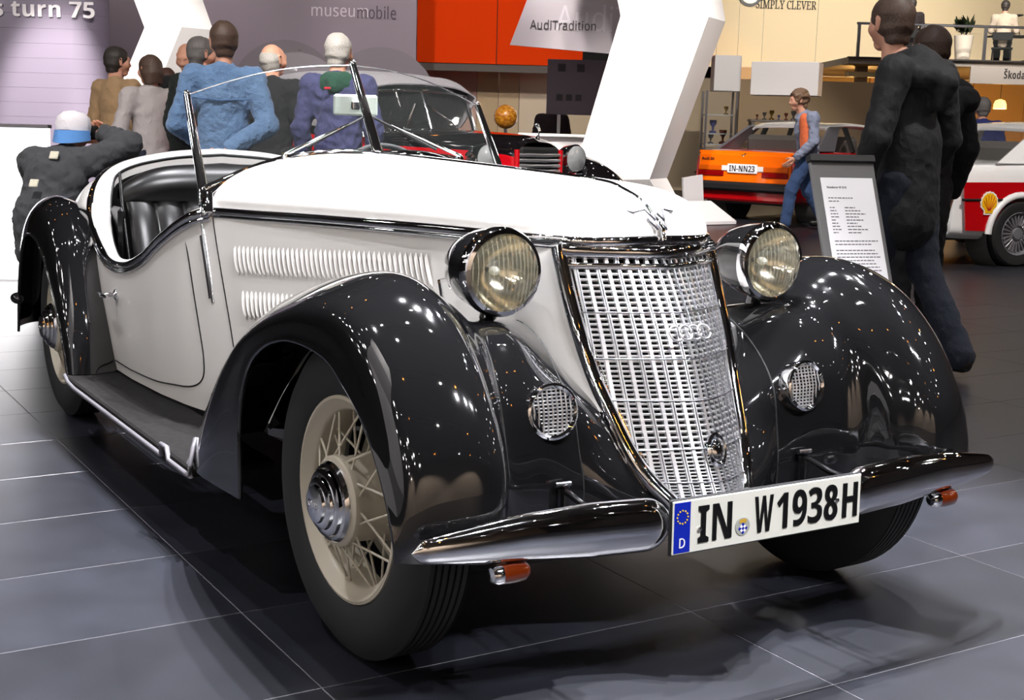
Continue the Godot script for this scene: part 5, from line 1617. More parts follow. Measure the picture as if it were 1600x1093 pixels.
# ---------------------------------------------------------------- rounded bodies: a distance field over bones, meshed as one skin
class SD:
	var o := Vector3.ZERO
	var cs := 0.02
	var nx := 0
	var ny := 0
	var nz := 0
	var f := PackedFloat32Array()

	func _init(lo: Vector3, hi: Vector3, cell: float) -> void:
		cs = cell
		o = lo
		nx = int((hi.x - lo.x) / cs) + 2
		ny = int((hi.y - lo.y) / cs) + 2
		nz = int((hi.z - lo.z) / cs) + 2
		f.resize(nx * ny * nz)
		f.fill(9.0)

	func cap(a: Vector3, b: Vector3, ra: float, rb: float, k := 0.03, flat := 1.0, fd := Vector3(0, 0, 1), cut := false) -> SD:
		var m := maxf(ra, rb) * maxf(1.0, 1.0) + k + cs * 2.0
		var l := (a.min(b) - Vector3.ONE * m - o) / cs
		var h := (a.max(b) + Vector3.ONE * m - o) / cs
		var ab := b - a
		var l2 := maxf(ab.length_squared(), 1e-9)
		var sq := 1.0 / flat - 1.0
		for z in range(maxi(0, int(l.z)), mini(nz, int(h.z) + 1)):
			for y in range(maxi(0, int(l.y)), mini(ny, int(h.y) + 1)):
				var at := (z * ny + y) * nx
				for x in range(maxi(0, int(l.x)), mini(nx, int(h.x) + 1)):
					var p := o + Vector3(x, y, z) * cs - a
					var t := clampf(p.dot(ab) / l2, 0.0, 1.0)
					p -= ab * t
					if sq != 0.0:
						p += fd * (p.dot(fd) * sq)
					var d := p.length() - lerpf(ra, rb, t)
					var e := f[at + x]
					if cut:
						f[at + x] = maxf(e, -d)
					else:
						var q := maxf(k - absf(d - e), 0.0) / k
						f[at + x] = minf(d, e) - q * q * k * 0.25
		return self

	func mesh_into(mb: MB, xf := Transform3D(), wave := 0.0, seed_no := 0) -> void:
		var id := PackedInt32Array()
		id.resize(nx * ny * nz)
		id.fill(-1)
		var b0 := mb.v.size()
		var sxy := nx * ny
		var off := [0, 1, nx, nx + 1, sxy, sxy + 1, sxy + nx, sxy + nx + 1]
		var cor := [Vector3(0, 0, 0), Vector3(1, 0, 0), Vector3(0, 1, 0), Vector3(1, 1, 0), Vector3(0, 0, 1), Vector3(1, 0, 1), Vector3(0, 1, 1), Vector3(1, 1, 1)]
		var eds := [[0, 1], [2, 3], [4, 5], [6, 7], [0, 2], [1, 3], [4, 6], [5, 7], [0, 4], [1, 5], [2, 6], [3, 7]]
		var nz1 := FastNoiseLite.new()
		nz1.seed = seed_no
		nz1.frequency = 4.5
		nz1.fractal_octaves = 2
		var local := PackedVector3Array()
		for z in nz - 1:
			for y in ny - 1:
				var at := (z * ny + y) * nx
				for x in nx - 1:
					var i := at + x
					var s0 := f[i] < 0.0
					if (f[i + 1] < 0.0) == s0 and (f[i + nx] < 0.0) == s0 and (f[i + nx + 1] < 0.0) == s0 and (f[i + sxy] < 0.0) == s0 and (f[i + sxy + 1] < 0.0) == s0 and (f[i + sxy + nx] < 0.0) == s0 and (f[i + sxy + nx + 1] < 0.0) == s0:
						continue
					var sum := Vector3.ZERO
					var n := 0
					for e in eds:
						var va := f[i + off[e[0]]]
						var vb := f[i + off[e[1]]]
						if (va < 0.0) != (vb < 0.0):
							sum += cor[e[0]].lerp(cor[e[1]], va / (va - vb))
							n += 1
					id[i] = b0 + local.size()
					local.append(o + (Vector3(x, y, z) + sum / n) * cs)
		for p in local:
			mb.v.append(p)
			mb.n.append(Vector3.ZERO)
		for z in range(1, nz - 1):
			for y in range(1, ny - 1):
				var at := (z * ny + y) * nx
				for x in range(1, nx - 1):
					var i := at + x
					if id[i] < 0:
						continue
					var s := f[i] < 0.0
					if (f[i + 1] < 0.0) != s:
						quad(mb, id[i - nx - sxy], id[i - sxy], id[i], id[i - nx], s)
					if (f[i + nx] < 0.0) != s:
						quad(mb, id[i - 1 - sxy], id[i - 1], id[i], id[i - sxy], s)
					if (f[i + sxy] < 0.0) != s:
						quad(mb, id[i - 1 - nx], id[i - nx], id[i], id[i - 1], s)
		for k in range(b0, mb.v.size()):
			var nn := mb.n[k].normalized()
			mb.n[k] = nn
			if wave > 0.0:
				var p := mb.v[k]
				var w := nz1.get_noise_3d(p.x * 1.3 + p.y * 0.9, p.y * 1.5 - p.x * 0.6, p.z * 1.3)
				mb.v[k] = p + nn * wave * (1.0 - 2.2 * absf(w))
		if wave > 0.0:
			for k in range(b0, mb.v.size()):
				mb.n[k] = Vector3.ZERO
			var q := mb.ix.size()
			for k in range(0, q, 3):
				if mb.ix[k] >= b0:
					var a := mb.ix[k]
					var b := mb.ix[k + 1]
					var c := mb.ix[k + 2]
					var fn := (mb.v[c] - mb.v[a]).cross(mb.v[b] - mb.v[a])
					mb.n[a] += fn
					mb.n[b] += fn
					mb.n[c] += fn
			for k in range(b0, mb.v.size()):
				mb.n[k] = mb.n[k].normalized()
		for k in range(b0, mb.v.size()):
			mb.v[k] = xf * mb.v[k]
			mb.n[k] = (xf.basis * mb.n[k]).normalized()

	func quad(mb: MB, a: int, b: int, c: int, d: int, s: bool) -> void:
		if a < 0 or b < 0 or c < 0 or d < 0:
			return
		if s:
			mb.tri(a, c, b)
			mb.tri(a, d, c)
		else:
			mb.tri(a, b, c)
			mb.tri(a, c, d)

func append_mesh(mb: MB, src: MB, xf: Transform3D) -> void:
	var b := mb.v.size()
	var neg := xf.basis.determinant() < 0.0
	for k in src.v.size():
		mb.v.append(xf * src.v[k])
		mb.n.append((xf.basis * src.n[k]).normalized())
	for k in range(0, src.ix.size(), 3):
		mb.ix.append(b + src.ix[k])
		mb.ix.append(b + src.ix[k + (2 if neg else 1)])
		mb.ix.append(b + src.ix[k + (1 if neg else 2)])

var HEAD: MB
var HAIR := {}
var HAND := {}
func build_heads() -> void:
	# head: centre at the origin, looking along +z, crown at y = 0.12, chin at y = -0.12
	var s := SD.new(Vector3(-0.1, -0.19, -0.13), Vector3(0.1, 0.14, 0.15), 0.0055)
	s.cap(Vector3(0, 0.025, -0.02), Vector3(0, 0.02, 0.005), 0.094, 0.088, 0.02, 0.86, Vector3(1, 0, 0))
	s.cap(Vector3(0, -0.03, 0.03), Vector3(0, -0.085, 0.055), 0.062, 0.036, 0.05)
	s.cap(Vector3(0, -0.08, -0.03), Vector3(0, -0.19, -0.045), 0.054, 0.056, 0.03)
	s.cap(Vector3(-0.03, 0.028, 0.085), Vector3(0.03, 0.028, 0.085), 0.014, 0.014, 0.025)
	s.cap(Vector3(0, 0.01, 0.098), Vector3(0, -0.025, 0.112), 0.008, 0.013, 0.012)
	s.cap(Vector3(-0.012, -0.028, 0.1), Vector3(0.012, -0.028, 0.1), 0.009, 0.009, 0.01)
	for q in [-1.0, 1.0]:
		s.cap(Vector3(0.032 * q, 0.008, 0.1), Vector3(0.034 * q, 0.008, 0.1), 0.012, 0.012, 0.01, 1.0, Vector3(0, 0, 1), true)
		s.cap(Vector3(0.031 * q, 0.008, 0.083), Vector3(0.033 * q, 0.008, 0.083), 0.012, 0.012, 0.004)
		s.cap(Vector3(0.05 * q, -0.025, 0.055), Vector3(0.03 * q, -0.03, 0.075), 0.024, 0.02, 0.03)
		s.cap(Vector3(0.086 * q, 0.022, -0.018), Vector3(0.082 * q, -0.022, -0.008), 0.02, 0.013, 0.006, 0.5, Vector3(1, 0, 0))
	s.cap(Vector3(-0.018, -0.057, 0.092), Vector3(0.018, -0.057, 0.092), 0.006, 0.006, 0.01)
	s.cap(Vector3(-0.016, -0.068, 0.09), Vector3(0.016, -0.068, 0.09), 0.007, 0.007, 0.01)
	HEAD = MB.new()
	s.mesh_into(HEAD)
	for style in ["short", "bald", "long", "curly"]:
		var h := SD.new(Vector3(-0.14, -0.2, -0.17), Vector3(0.14, 0.17, 0.14), 0.008)
		var g := 0.104 if style != "curly" else 0.112
		if style == "bald":
			h.cap(Vector3(0, -0.005, -0.035), Vector3(0, -0.03, -0.03), 0.094, 0.084, 0.02, 0.92, Vector3(1, 0, 0))
			h.cap(Vector3(0, 0.09, 0.03), Vector3(0, 0.13, -0.02), 0.1, 0.11, 0.01, 1.0, Vector3(0, 0, 1), true)
		else:
			h.cap(Vector3(0, 0.038, -0.025), Vector3(0, 0.036, 0.0), g, g * 0.93, 0.02, 0.88, Vector3(1, 0, 0))
			h.cap(Vector3(0, -0.03, -0.045), Vector3(0, -0.06, -0.05), 0.084, 0.062, 0.02)
			if style == "long":
				h.cap(Vector3(0, -0.03, -0.045), Vector3(0, -0.1, -0.05), 0.098, 0.08, 0.03)
		h.cap(Vector3(0, -0.05, 0.125), Vector3(0, 0.0, 0.125), 0.105, 0.1, 0.01, 1.0, Vector3(0, 0, 1), true)
		h.cap(Vector3(0, -0.17, 0.05), Vector3(0, -0.175, -0.06), 0.1, 0.09, 0.01, 1.0, Vector3(0, 0, 1), true)
		var mb := MB.new()
		h.mesh_into(mb, Transform3D(), 0.016 if style == "curly" else 0.004, 5)
		HAIR[style] = mb.mesh()
	# hands: wrist at the origin, fingers along -y, palm facing -x, thumb towards +z
	for pose in ["rest", "grip"]:
		var c := SD.new(Vector3(-0.09, -0.22, -0.07), Vector3(0.05, 0.04, 0.09), 0.0052)
		c.cap(Vector3(0, 0.03, 0), Vector3(0, -0.02, 0), 0.026, 0.024, 0.01, 0.8, Vector3(1, 0, 0))
		c.cap(Vector3(0, -0.03, 0.018), Vector3(0, -0.085, 0.024), 0.02, 0.017, 0.015, 0.75, Vector3(1, 0, 0))
		c.cap(Vector3(0, -0.03, -0.014), Vector3(0, -0.08, -0.022), 0.02, 0.016, 0.015, 0.75, Vector3(1, 0, 0))
		var bend := 0.35 if pose == "rest" else 1.25
		for k in 4:
			var z := 0.033 - 0.0215 * k
			var ln: float = [0.043, 0.048, 0.045, 0.034][k]
			var p := Vector3(0, -0.092 + 0.004 * absf(k - 1.2), z)
			var a := bend * 0.5
			for j in 3:
				var q: Vector3 = p + Vector3(-sin(a), -cos(a), 0) * ln * [1.0, 0.66, 0.52][j]
				c.cap(p, q, 0.0092 - 0.0006 * j, 0.0086 - 0.0008 * j, 0.004)
				p = q
				a += bend
		c.cap(Vector3(-0.005, -0.03, 0.025), Vector3(-0.022, -0.06, 0.052), 0.014, 0.0105, 0.01)
		c.cap(Vector3(-0.022, -0.06, 0.052), Vector3(-0.034, -0.088, 0.056), 0.0105, 0.0085, 0.004)
		var mb := MB.new()
		c.mesh_into(mb)
		HAND[pose] = mb

# a clothed figure; local frame faces +z with the feet on y = 0
func person(sp: Dictionary) -> Node3D:
	var H: float = sp.h
	var J := {
		"pelvis": Vector3(0, 0.53, 0), "waist": Vector3(0, 0.61, 0.0), "chest": Vector3(0, 0.735, 0.0), "neck": Vector3(0, 0.835, -0.012), "head": Vector3(0, 0.93, 0.008),
		"hip1": Vector3(0.052, 0.51, 0), "hip2": Vector3(-0.052, 0.51, 0), "knee1": Vector3(0.056, 0.285, 0.008), "knee2": Vector3(-0.056, 0.285, 0.008), "foot1": Vector3(0.06, 0.05, -0.01), "foot2": Vector3(-0.06, 0.05, -0.01),
		"sho1": Vector3(0.108, 0.80, -0.005), "sho2": Vector3(-0.108, 0.80, -0.005), "elb1": Vector3(0.15, 0.635, -0.015), "elb2": Vector3(-0.15, 0.635, -0.015), "wri1": Vector3(0.145, 0.49, 0.035), "wri2": Vector3(-0.145, 0.49, 0.035),
	}
	for k in sp.get("pose", {}):
		J[k] = sp.pose[k]
	for k in J:
		J[k] = J[k] * H
	var t := thing("person", sp.label, "person", sp.xf)
	if sp.has("group"):
		t.set_meta("group", sp.group)
	var lo: Vector3 = J.pelvis
	var hi: Vector3 = J.pelvis
	for k in J:
		lo = lo.min(J[k])
		hi = hi.max(J[k])
	lo -= Vector3.ONE * 0.26
	lo.y = -0.03
	hi += Vector3.ONE * 0.26
	var cell: float = sp.get("cell", 0.022)
	var bulk: float = sp.get("bulk", 1.0)
	var skin: Material = sp.get("skin", M.skin)
	var fwd := Vector3(0, 0, 1)
	# body
	var b := SD.new(lo, hi, cell)
	b.cap(J.pelvis, J.waist, 0.115, 0.105, 0.05, 0.75, fwd)
	b.cap(J.waist, J.chest, 0.105, 0.12, 0.05, 0.72, fwd)
	b.cap(J.chest, J.neck, 0.11, 0.05, 0.05, 0.8, fwd)
	b.cap(J.neck, J.head - Vector3(0, 0.05, 0), 0.052, 0.05, 0.03)
	for s in ["1", "2"]:
		b.cap(J["sho" + s], J["elb" + s], 0.045, 0.036, 0.04)
		b.cap(J["elb" + s], J["wri" + s], 0.036, 0.026, 0.02)
		b.cap(J["hip" + s], J["knee" + s], 0.075, 0.052, 0.05)
		b.cap(J["knee" + s], J["foot" + s], 0.05, 0.036, 0.02)
	var mb := MB.new()
	b.mesh_into(mb)
	var hb := Basis(Vector3.UP, sp.get("look", 0.0)) * Basis(Vector3.RIGHT, sp.get("nod", 0.0))
	var hs := H / 1.78
	var hxf := Transform3D(hb.scaled(Vector3.ONE * hs), J.head)
	append_mesh(mb, HEAD, hxf)
	for s in [1, 2]:
		var y: Vector3 = (J["elb%d" % s] - J["wri%d" % s]).normalized()
		var zz := fwd - y * y.z
		if zz.length() < 0.2:
			zz = Vector3(0, 1, 0) - y * y.y
		zz = zz.normalized()
		var xx := y.cross(zz)
		var bs := Basis(xx, y, zz)
		if s == 2:
			bs = Basis(-xx, y, zz)
		append_mesh(mb, HAND[sp.get("hands", "rest")], Transform3D(bs, J["wri%d" % s] - y * 0.012))
	obj(mb, "body", skin, t)
	if sp.get("hair", "") != "":
		put(HAIR[sp.hair], "hair", sp.hairm, t, hxf)
	# jacket or coat
	var j := SD.new(lo, hi, cell * 0.8)
	var hem: float = sp.get("hem", 0.50) * H
	var w := 0.128 * bulk
	j.cap(J.waist, J.chest, w * 1.08, w * 1.12, 0.06, 0.78, fwd)
	j.cap(J.chest, J.neck - Vector3(0, 0.02, 0), w * 1.06, 0.07, 0.07, 0.8, fwd)
	j.cap(J.sho1, J.sho2, 0.066, 0.066, 0.07)
	if sp.has("pose") and sp.pose.has("pelvis"):
		j.cap(J.waist, J.pelvis, w * 1.08, w * 1.15, 0.05, 0.85, fwd)
	else:
		j.cap(J.waist, Vector3(J.pelvis.x, hem, J.pelvis.z), w * 1.08, w * sp.get("flare", 1.15), 0.05, 0.82, fwd)
	for s in ["1", "2"]:
		j.cap(J["sho" + s], J["elb" + s], 0.068 * bulk, 0.058 * bulk, 0.05)
		j.cap(J["elb" + s], J["wri" + s].lerp(J["elb" + s], 0.06), 0.057 * bulk, 0.046 * bulk, 0.02)
	j.cap(J.neck + Vector3(0, -0.018, -0.012), J.neck + Vector3(0, -0.05, 0), 0.066, 0.085, 0.02)
	for q in sp.get("lumps", []):
		j.cap(q[0] * H, q[1] * H, q[2], q[3], 0.04)
	mb = MB.new()
	j.mesh_into(mb, Transform3D(), sp.get("fold", 0.009), int(H * 1000.0) + int(sp.get("seed", 1)))
	obj(mb, sp.get("top_name", "jacket"), sp.top, t)
	# trousers and shoes
	var tr := SD.new(Vector3(lo.x, 0.02, lo.z), Vector3(hi.x, J.waist.y + 0.1, hi.z), cell)
	tr.cap(J.waist, J.pelvis, 0.12, 0.13, 0.05, 0.75, fwd)
	for s in ["1", "2"]:
		tr.cap(J["hip" + s], J["knee" + s], 0.098, 0.075, 0.05)
		tr.cap(J["knee" + s], J["foot" + s] + Vector3(0, 0.0, 0), 0.073, 0.068, 0.03)
	mb = MB.new()
	tr.mesh_into(mb, Transform3D(), 0.007, 9)
	obj(mb, "trousers", sp.legs, t)
	for s in ["1", "2"]:
		var fp: Vector3 = J["foot" + s]
		var toe: Vector3 = sp.get("toe" + s, Vector3(0.02 if s == "1" else -0.02, -0.02, 0.15))
		var sh := SD.new(fp - Vector3.ONE * 0.24, fp + Vector3.ONE * 0.24, 0.016)
		sh.cap(fp + Vector3(0, -0.035, -0.02), fp + toe + Vector3(0, -0.02, 0), 0.046, 0.04, 0.03)
		mb = MB.new()
		sh.mesh_into(mb)
		obj(mb, "shoe", M.shoe, t)
	t.set_meta("joints", 0)
	t.remove_meta("joints")
	return t

func people() -> void:
	build_heads()
	M.skin = mat(Color(0.84, 0.62, 0.52), 0.55)
	M.shoe = mat(Color(0.06, 0.055, 0.05), 0.4)
	var brown := hairs(Color(0.3, 0.2, 0.14))
	var darkh := hairs(Color(0.15, 0.12, 0.1))
	var whiteh := hairs(Color(0.82, 0.8, 0.77))
	var greyh := hairs(Color(0.45, 0.43, 0.42))
	var fair := hairs(Color(0.45, 0.31, 0.2))
	var blacktr := cloth(Color(0.08, 0.08, 0.1))
	var jeans := cloth(Color(0.2, 0.29, 0.45))
	var p := person({"label": "man in a long tan raincoat with dark hair, seen from behind", "h": 1.76, "xf": hx(-3.57, 0, 12.0, deg_to_rad(150)), "hair": "short", "hairm": darkh, "look": -0.35, "top": cloth(Color(0.66, 0.54, 0.4)), "top_name": "raincoat", "hem": 0.24, "flare": 1.4, "bulk": 1.1, "legs": blacktr, "seed": 2})
	p = person({"label": "woman in a pale grey jacket with short brown hair holding a small phone", "h": 1.66, "xf": hx(-3.06, 0, 11.2, deg_to_rad(215)), "hair": "long", "hairm": brown, "look": 0.3, "top": cloth(Color(0.72, 0.69, 0.69)), "hem": 0.46, "flare": 1.25, "legs": cloth(Color(0.12, 0.14, 0.2)), "hands": "grip", "seed": 3,
		"pose": {"elb1": Vector3(0.165, 0.64, -0.02), "wri1": Vector3(0.13, 0.49, 0.02), "elb2": Vector3(-0.14, 0.63, 0.03), "wri2": Vector3(-0.1, 0.66, 0.16)}})
	person({"label": "person with reddish brown hair hidden behind the woman in pale grey", "h": 1.62, "xf": hx(-3.36, 0, 12.9, deg_to_rad(180)), "hair": "short", "hairm": hairs(Color(0.32, 0.16, 0.11)), "top": cloth(Color(0.2, 0.18, 0.2)), "legs": blacktr, "cell": 0.028})
	person({"label": "bald man in a black jacket looking down between the visitors", "h": 1.82, "xf": hx(-2.97, 0, 12.1, deg_to_rad(-8)), "hair": "bald", "hairm": darkh, "nod": 0.35, "top": cloth(Color(0.07, 0.07, 0.08)), "legs": blacktr, "hem": 0.42, "seed": 4})
	p = person({"label": "grey haired man in dark green jacket with a rucksack beside the denim jacket", "h": 1.80, "xf": hx(-2.56, 0, 10.9, deg_to_rad(165)), "hair": "short", "hairm": greyh, "look": -0.6, "top": cloth(Color(0.09, 0.12, 0.11)), "legs": blacktr, "seed": 5})
	var sdr := SD.new(Vector3(-0.3, 0.8, -0.45), Vector3(0.3, 1.6, 0.1), 0.02)
	sdr.cap(Vector3(0, 1.08, -0.24), Vector3(0, 1.36, -0.22), 0.13, 0.11, 0.03)
	var mb := MB.new()
	sdr.mesh_into(mb, Transform3D(), 0.006, 2)
	obj(mb, "rucksack", cloth(Color(0.06, 0.06, 0.07)), p)
	p = person({"label": "man in a blue denim jacket with brown hair, seen from behind", "h": 1.79, "xf": hx(-1.97, 0, 9.0, deg_to_rad(188)), "hair": "short", "hairm": brown, "look": 0.25, "top": grain(cloth(Color(1, 1, 1)), 13, 0.03, Color(0.36, 0.48, 0.64), Color(0.42, 0.55, 0.7), 3.0), "top_name": "denim_jacket", "hem": 0.52, "bulk": 1.12, "legs": cloth(Color(0.12, 0.13, 0.16)), "cell": 0.018, "fold": 0.011, "seed": 6, "hands": "grip",
		"pose": {"elb1": Vector3(0.165, 0.63, -0.04), "elb2": Vector3(-0.165, 0.63, -0.04), "wri1": Vector3(0.09, 0.56, 0.06), "wri2": Vector3(-0.03, 0.545, -0.11)}})
	# yoke seams of the denim jacket
	obj(MB.new().tube([Vector3(-0.19, 1.30, -0.12), Vector3(0, 1.285, -0.155), Vector3(0.19, 1.30, -0.12)], 0.006, 5), "yoke_seam", cloth(Color(0.3, 0.44, 0.62)), p)
	p = person({"label": "balding white haired man in a black suit between denim jacket and navy coat", "h": 1.755, "xf": hx(-1.93, 0, 10.6, deg_to_rad(160)), "hair": "bald", "hairm": whiteh, "look": -0.3, "top": cloth(Color(0.055, 0.055, 0.075)), "top_name": "suit_jacket", "bulk": 1.1, "legs": blacktr, "seed": 7})
	p = person({"label": "white haired man in a wide navy coat with green collar, seen from behind", "h": 1.765, "xf": hx(-1.27, 0, 9.5, deg_to_rad(172)), "hair": "short", "hairm": whiteh, "look": -0.15, "top": cloth(Color(0.22, 0.23, 0.38)), "top_name": "coat", "hem": 0.36, "flare": 1.45, "bulk": 1.08, "legs": blacktr, "cell": 0.019, "fold": 0.013, "seed": 8})
	var col := SD.new(Vector3(-0.2, 1.3, -0.25), Vector3(0.2, 1.62, 0.2), 0.014)
	col.cap(Vector3(-0.05, 1.43, -0.03), Vector3(0.05, 1.43, -0.03), 0.085, 0.085, 0.03, 0.95)
	col.cap(Vector3(0, 1.44, -0.09), Vector3(0, 1.41, -0.1), 0.07, 0.06, 0.03)
	mb = MB.new()
	col.mesh_into(mb, Transform3D(), 0.004, 3)
	obj(mb, "collar", cloth(Color(0.08, 0.26, 0.19)), p)
	obj(MB.new().box(Vector3(0.03, 1.395, -0.172), Vector3(0.045, 0.016, 0.01), 0.003), "tab", cloth(Color(0.75, 0.1, 0.2)), p)
	# crouching photographer
	p = person({"label": "crouching photographer in grey jacket and white and blue cap", "h": 1.74, "xf": hx(-2.72, 0, 8.0, deg_to_rad(168)), "look": 0.0, "nod": 0.15, "top": cloth(Color(0.27, 0.28, 0.3)), "legs": cloth(Color(0.12, 0.13, 0.17)), "cell": 0.018, "fold": 0.014, "bulk": 1.2, "seed": 9, "hands": "grip",
		"pose": {"pelvis": Vector3(0.02, 0.22, -0.08), "waist": Vector3(0.02, 0.32, -0.09), "chest": Vector3(0.0, 0.455, -0.03), "neck": Vector3(-0.015, 0.535, 0.015), "head": Vector3(-0.02, 0.61, 0.05),
			"hip1": Vector3(0.08, 0.2, -0.06), "hip2": Vector3(-0.06, 0.2, -0.06), "knee1": Vector3(0.13, 0.28, 0.17), "knee2": Vector3(-0.12, 0.06, 0.14), "foot1": Vector3(0.12, 0.05, 0.06), "foot2": Vector3(-0.1, 0.06, -0.12),
			"sho1": Vector3(0.11, 0.505, 0.0), "sho2": Vector3(-0.12, 0.515, 0.0), "elb1": Vector3(0.16, 0.43, 0.1), "elb2": Vector3(-0.235, 0.575, 0.04), "wri1": Vector3(0.03, 0.52, 0.16), "wri2": Vector3(-0.09, 0.605, 0.13)}})
	var hp := Vector3(-0.02, 0.61, 0.05) * 1.74
	var capm := MB.new()
	capm.xf = Transform3D(Basis(Vector3.RIGHT, 0.12), hp + Vector3(0, 0.035, -0.01))
	capm.lathe([Vector2(0.1, -0.03), Vector2(0.104, 0.015), Vector2(0.094, 0.055), Vector2(0.062, 0.085), Vector2(0.001, 0.096)], 24)
	obj(capm, "cap_crown", cloth(Color(0.92, 0.91, 0.94)), p)
	var brim := [[], []]
	for k in 13:
		var a := PI + PI * k / 12.0
		brim[0].append(hp + Vector3(0.104 * cos(a), 0.012, 0.104 * sin(a) * 1.0 - 0.01))
		brim[1].append(hp + Vector3(0.108 * cos(a), -0.045 - 0.02 * sin(-a), 0.135 * sin(a) - 0.01))
	obj(MB.new().shell(surf(brim, 4, 24), 0.006), "cap_brim", cloth(Color(0.36, 0.58, 0.85)), p)
	for q in [Vector3(-0.05, 0.93, -0.17), Vector3(0.0, 0.77, -0.31)]:
		obj(MB.new().box(q, Vector3(0.055, 0.05, 0.012), 0.004, Basis(Vector3.RIGHT, 0.5)), "badge", cloth(Color(0.88, 0.87, 0.8)), p)
	obj(MB.new().box(hp + Vector3(0, 0.0, 0.15), Vector3(0.13, 0.085, 0.06), 0.01), "camera", M.dark, p)
	person({"label": "person in dark brown clothes behind the dark information board", "h": 1.62, "xf": hx(0.52, 0, 20.9, deg_to_rad(180)), "hair": "short", "hairm": darkh, "top": cloth(Color(0.13, 0.07, 0.1)), "legs": cloth(Color(0.2, 0.17, 0.16)), "bulk": 1.25, "cell": 0.03})
	# man walking past the two saloons
	p = person({"label": "walking man in blue grey and orange sports jacket and jeans", "h": 1.72, "xf": hx(3.55, 0, 16.6, deg_to_rad(-82)), "hair": "curly", "hairm": fair, "look": -0.1, "nod": 0.1, "top": cloth(Color(0.5, 0.53, 0.62)), "legs": jeans, "cell": 0.02, "fold": 0.012, "seed": 10,
		"pose": {"pelvis": Vector3(0, 0.52, -0.03), "waist": Vector3(0, 0.6, -0.02), "chest": Vector3(0, 0.725, 0.01), "neck": Vector3(0, 0.83, 0.03), "head": Vector3(0, 0.92, 0.07), "knee1": Vector3(0.05, 0.29, 0.1), "foot1": Vector3(0.05, 0.05, 0.13), "knee2": Vector3(-0.05, 0.28, -0.06), "foot2": Vector3(-0.05, 0.07, -0.2), "elb1": Vector3(0.145, 0.63, -0.01), "wri1": Vector3(0.11, 0.52, 0.1), "elb2": Vector3(-0.145, 0.63, -0.08), "wri2": Vector3(-0.14, 0.5, -0.04)}})
	var pan := SD.new(Vector3(-0.05, 0.95, -0.2), Vector3(0.3, 1.5, 0.3), 0.02)
	pan.cap(Vector3(0.14, 1.02, 0.04), Vector3(0.13, 1.36, 0.08), 0.09, 0.07, 0.03, 0.75, Vector3(0, 0, 1))
	mb = MB.new()
	pan.mesh_into(mb, Transform3D(), 0.006, 4)
	obj(mb, "orange_panel", cloth(Color(0.85, 0.42, 0.25)), p)
	# two men in black at the text stand
	var blackj := cloth(Color(0.085, 0.09, 0.1), 0.75)
	p = person({"label": "tall man in black hooded jacket and dark jeans walking past the text stand", "h": 1.84, "xf": hx(1.93, 0, 6.6, deg_to_rad(222)), "hair": "short", "hairm": brown, "look": -0.3, "top": blackj, "legs": cloth(Color(0.09, 0.115, 0.17)), "cell": 0.017, "fold": 0.005, "bulk": 1.15, "hem": 0.43, "flare": 1.22, "seed": 11,
		"pose": {"head": Vector3(0.0, 0.93, 0.09), "neck": Vector3(0, 0.835, 0.05), "chest": Vector3(0, 0.735, 0.03), "knee1": Vector3(0.06, 0.28, 0.05), "foot1": Vector3(0.06, 0.05, 0.07), "knee2": Vector3(-0.055, 0.29, -0.03), "foot2": Vector3(-0.06, 0.06, -0.16), "elb1": Vector3(0.165, 0.63, 0.0), "wri1": Vector3(0.15, 0.50, 0.06), "elb2": Vector3(-0.165, 0.63, -0.01), "wri2": Vector3(-0.14, 0.49, 0.06)},
		"lumps": [[Vector3(-0.055, 0.79, -0.06), Vector3(0.055, 0.79, -0.06), 0.055, 0.055], [Vector3(0, 0.775, -0.085), Vector3(0, 0.725, -0.075), 0.065, 0.04], [Vector3(0, 0.835, -0.005), Vector3(0, 0.81, -0.03), 0.075, 0.085]]})
	p = person({"label": "man in black hooded anorak half hidden behind the tall man in black", "h": 1.76, "xf": hx(2.25, 0, 7.45, deg_to_rad(200)), "hair": "short", "hairm": hairs(Color(0.24, 0.14, 0.08)), "look": 0.1, "top": cloth(Color(0.045, 0.045, 0.048), 0.8), "legs": cloth(Color(0.06, 0.065, 0.085)), "cell": 0.018, "fold": 0.005, "bulk": 1.18, "hem": 0.43, "seed": 12,
		"lumps": [[Vector3(-0.07, 0.78, -0.1), Vector3(0.07, 0.78, -0.1), 0.07, 0.07], [Vector3(0, 0.75, -0.12), Vector3(0, 0.72, -0.11), 0.06, 0.05], [Vector3(0, 0.81, -0.06), Vector3(0, 0.8, -0.06), 0.08, 0.09]]})
	person({"label": "grey haired man in a royal blue jacket behind the rally car", "h": 1.63, "xf": hx(5.22, 0, 15.2, deg_to_rad(178)), "hair": "short", "hairm": greyh, "top": cloth(Color(0.16, 0.19, 0.42)), "legs": blacktr, "cell": 0.024, "seed": 13})
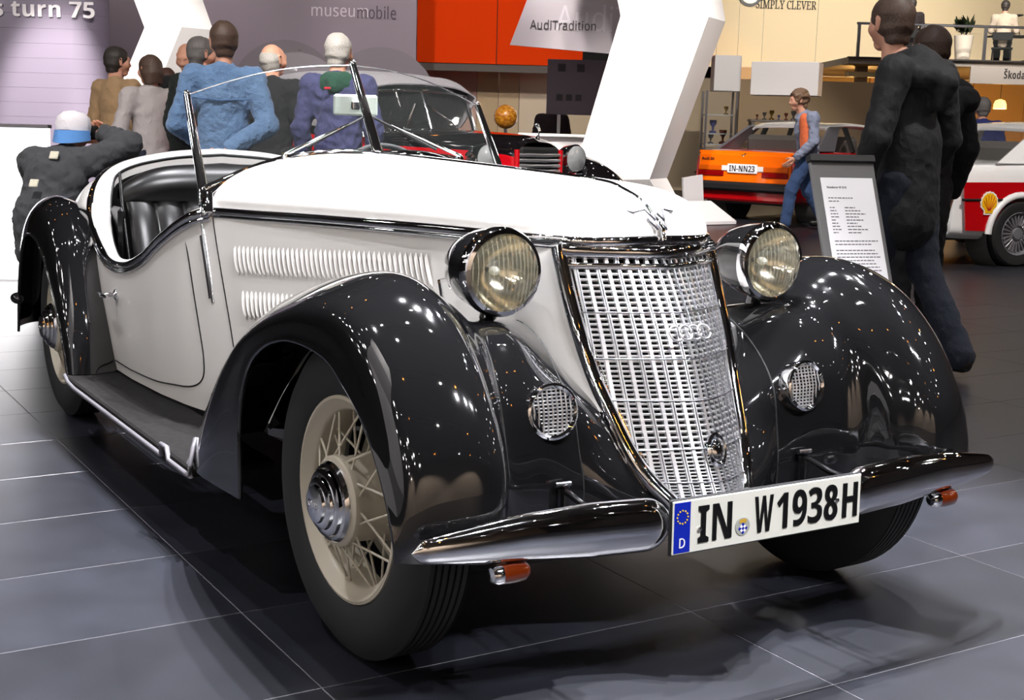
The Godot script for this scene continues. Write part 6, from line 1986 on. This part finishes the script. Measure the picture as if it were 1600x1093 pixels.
	# guests sitting on the balcony
	var sit := {"pelvis": Vector3(0, 0.27, 0), "waist": Vector3(0, 0.36, -0.01), "chest": Vector3(0, 0.49, 0.0), "neck": Vector3(0, 0.59, 0.0), "head": Vector3(0, 0.69, 0.02), "hip1": Vector3(0.055, 0.26, 0), "hip2": Vector3(-0.055, 0.26, 0), "knee1": Vector3(0.06, 0.27, 0.24), "knee2": Vector3(-0.06, 0.27, 0.24), "foot1": Vector3(0.06, 0.05, 0.23), "foot2": Vector3(-0.06, 0.05, 0.23),
		"sho1": Vector3(0.108, 0.555, 0), "sho2": Vector3(-0.108, 0.555, 0), "elb1": Vector3(0.15, 0.40, 0.03), "elb2": Vector3(-0.15, 0.40, 0.03), "wri1": Vector3(0.08, 0.37, 0.16), "wri2": Vector3(-0.08, 0.37, 0.16)}
	var seats := [[10.12, 28.6, 160, Color(0.74, 0.68, 0.6), "guest in a pale shirt sitting on the balcony with back to the railing"], [11.0, 28.3, 215, Color(0.06, 0.2, 0.18), "guest in dark green sitting on the balcony beside the high table"], [8.2, 28.7, 170, Color(0.15, 0.12, 0.12), "guest in dark clothes sitting on the balcony above the white lantern"]]
	for q in seats:
		var ox := hx(q[0], 2.76, q[1], deg_to_rad(q[2]))
		person({"label": q[4], "h": 1.7, "xf": ox, "hair": "short", "hairm": darkh, "top": cloth(q[3]), "legs": blacktr, "cell": 0.03, "pose": sit, "fold": 0.006})
		var ch := thing("balcony_chair", "dark cafe chair under the " + q[4].substr(0, q[4].find(" sitting")), "chair", ox)
		obj(MB.new().box(Vector3(0, 0.31, -0.02), Vector3(0.42, 0.03, 0.42), 0.008), "seat", M.dark, ch)
		obj(MB.new().box(Vector3(0, 0.55, -0.24), Vector3(0.4, 0.16, 0.02), 0.006), "backrest", M.dark, ch)
		for k in 4:
			obj(MB.new().tube([Vector3(0.18 * (1 if k % 2 else -1), 0.3, 0.17 if k < 2 else -0.22), Vector3(0.19 * (1 if k % 2 else -1), 0.0, 0.18 if k < 2 else -0.23)], 0.012, 6), "leg", M.dark, ch)
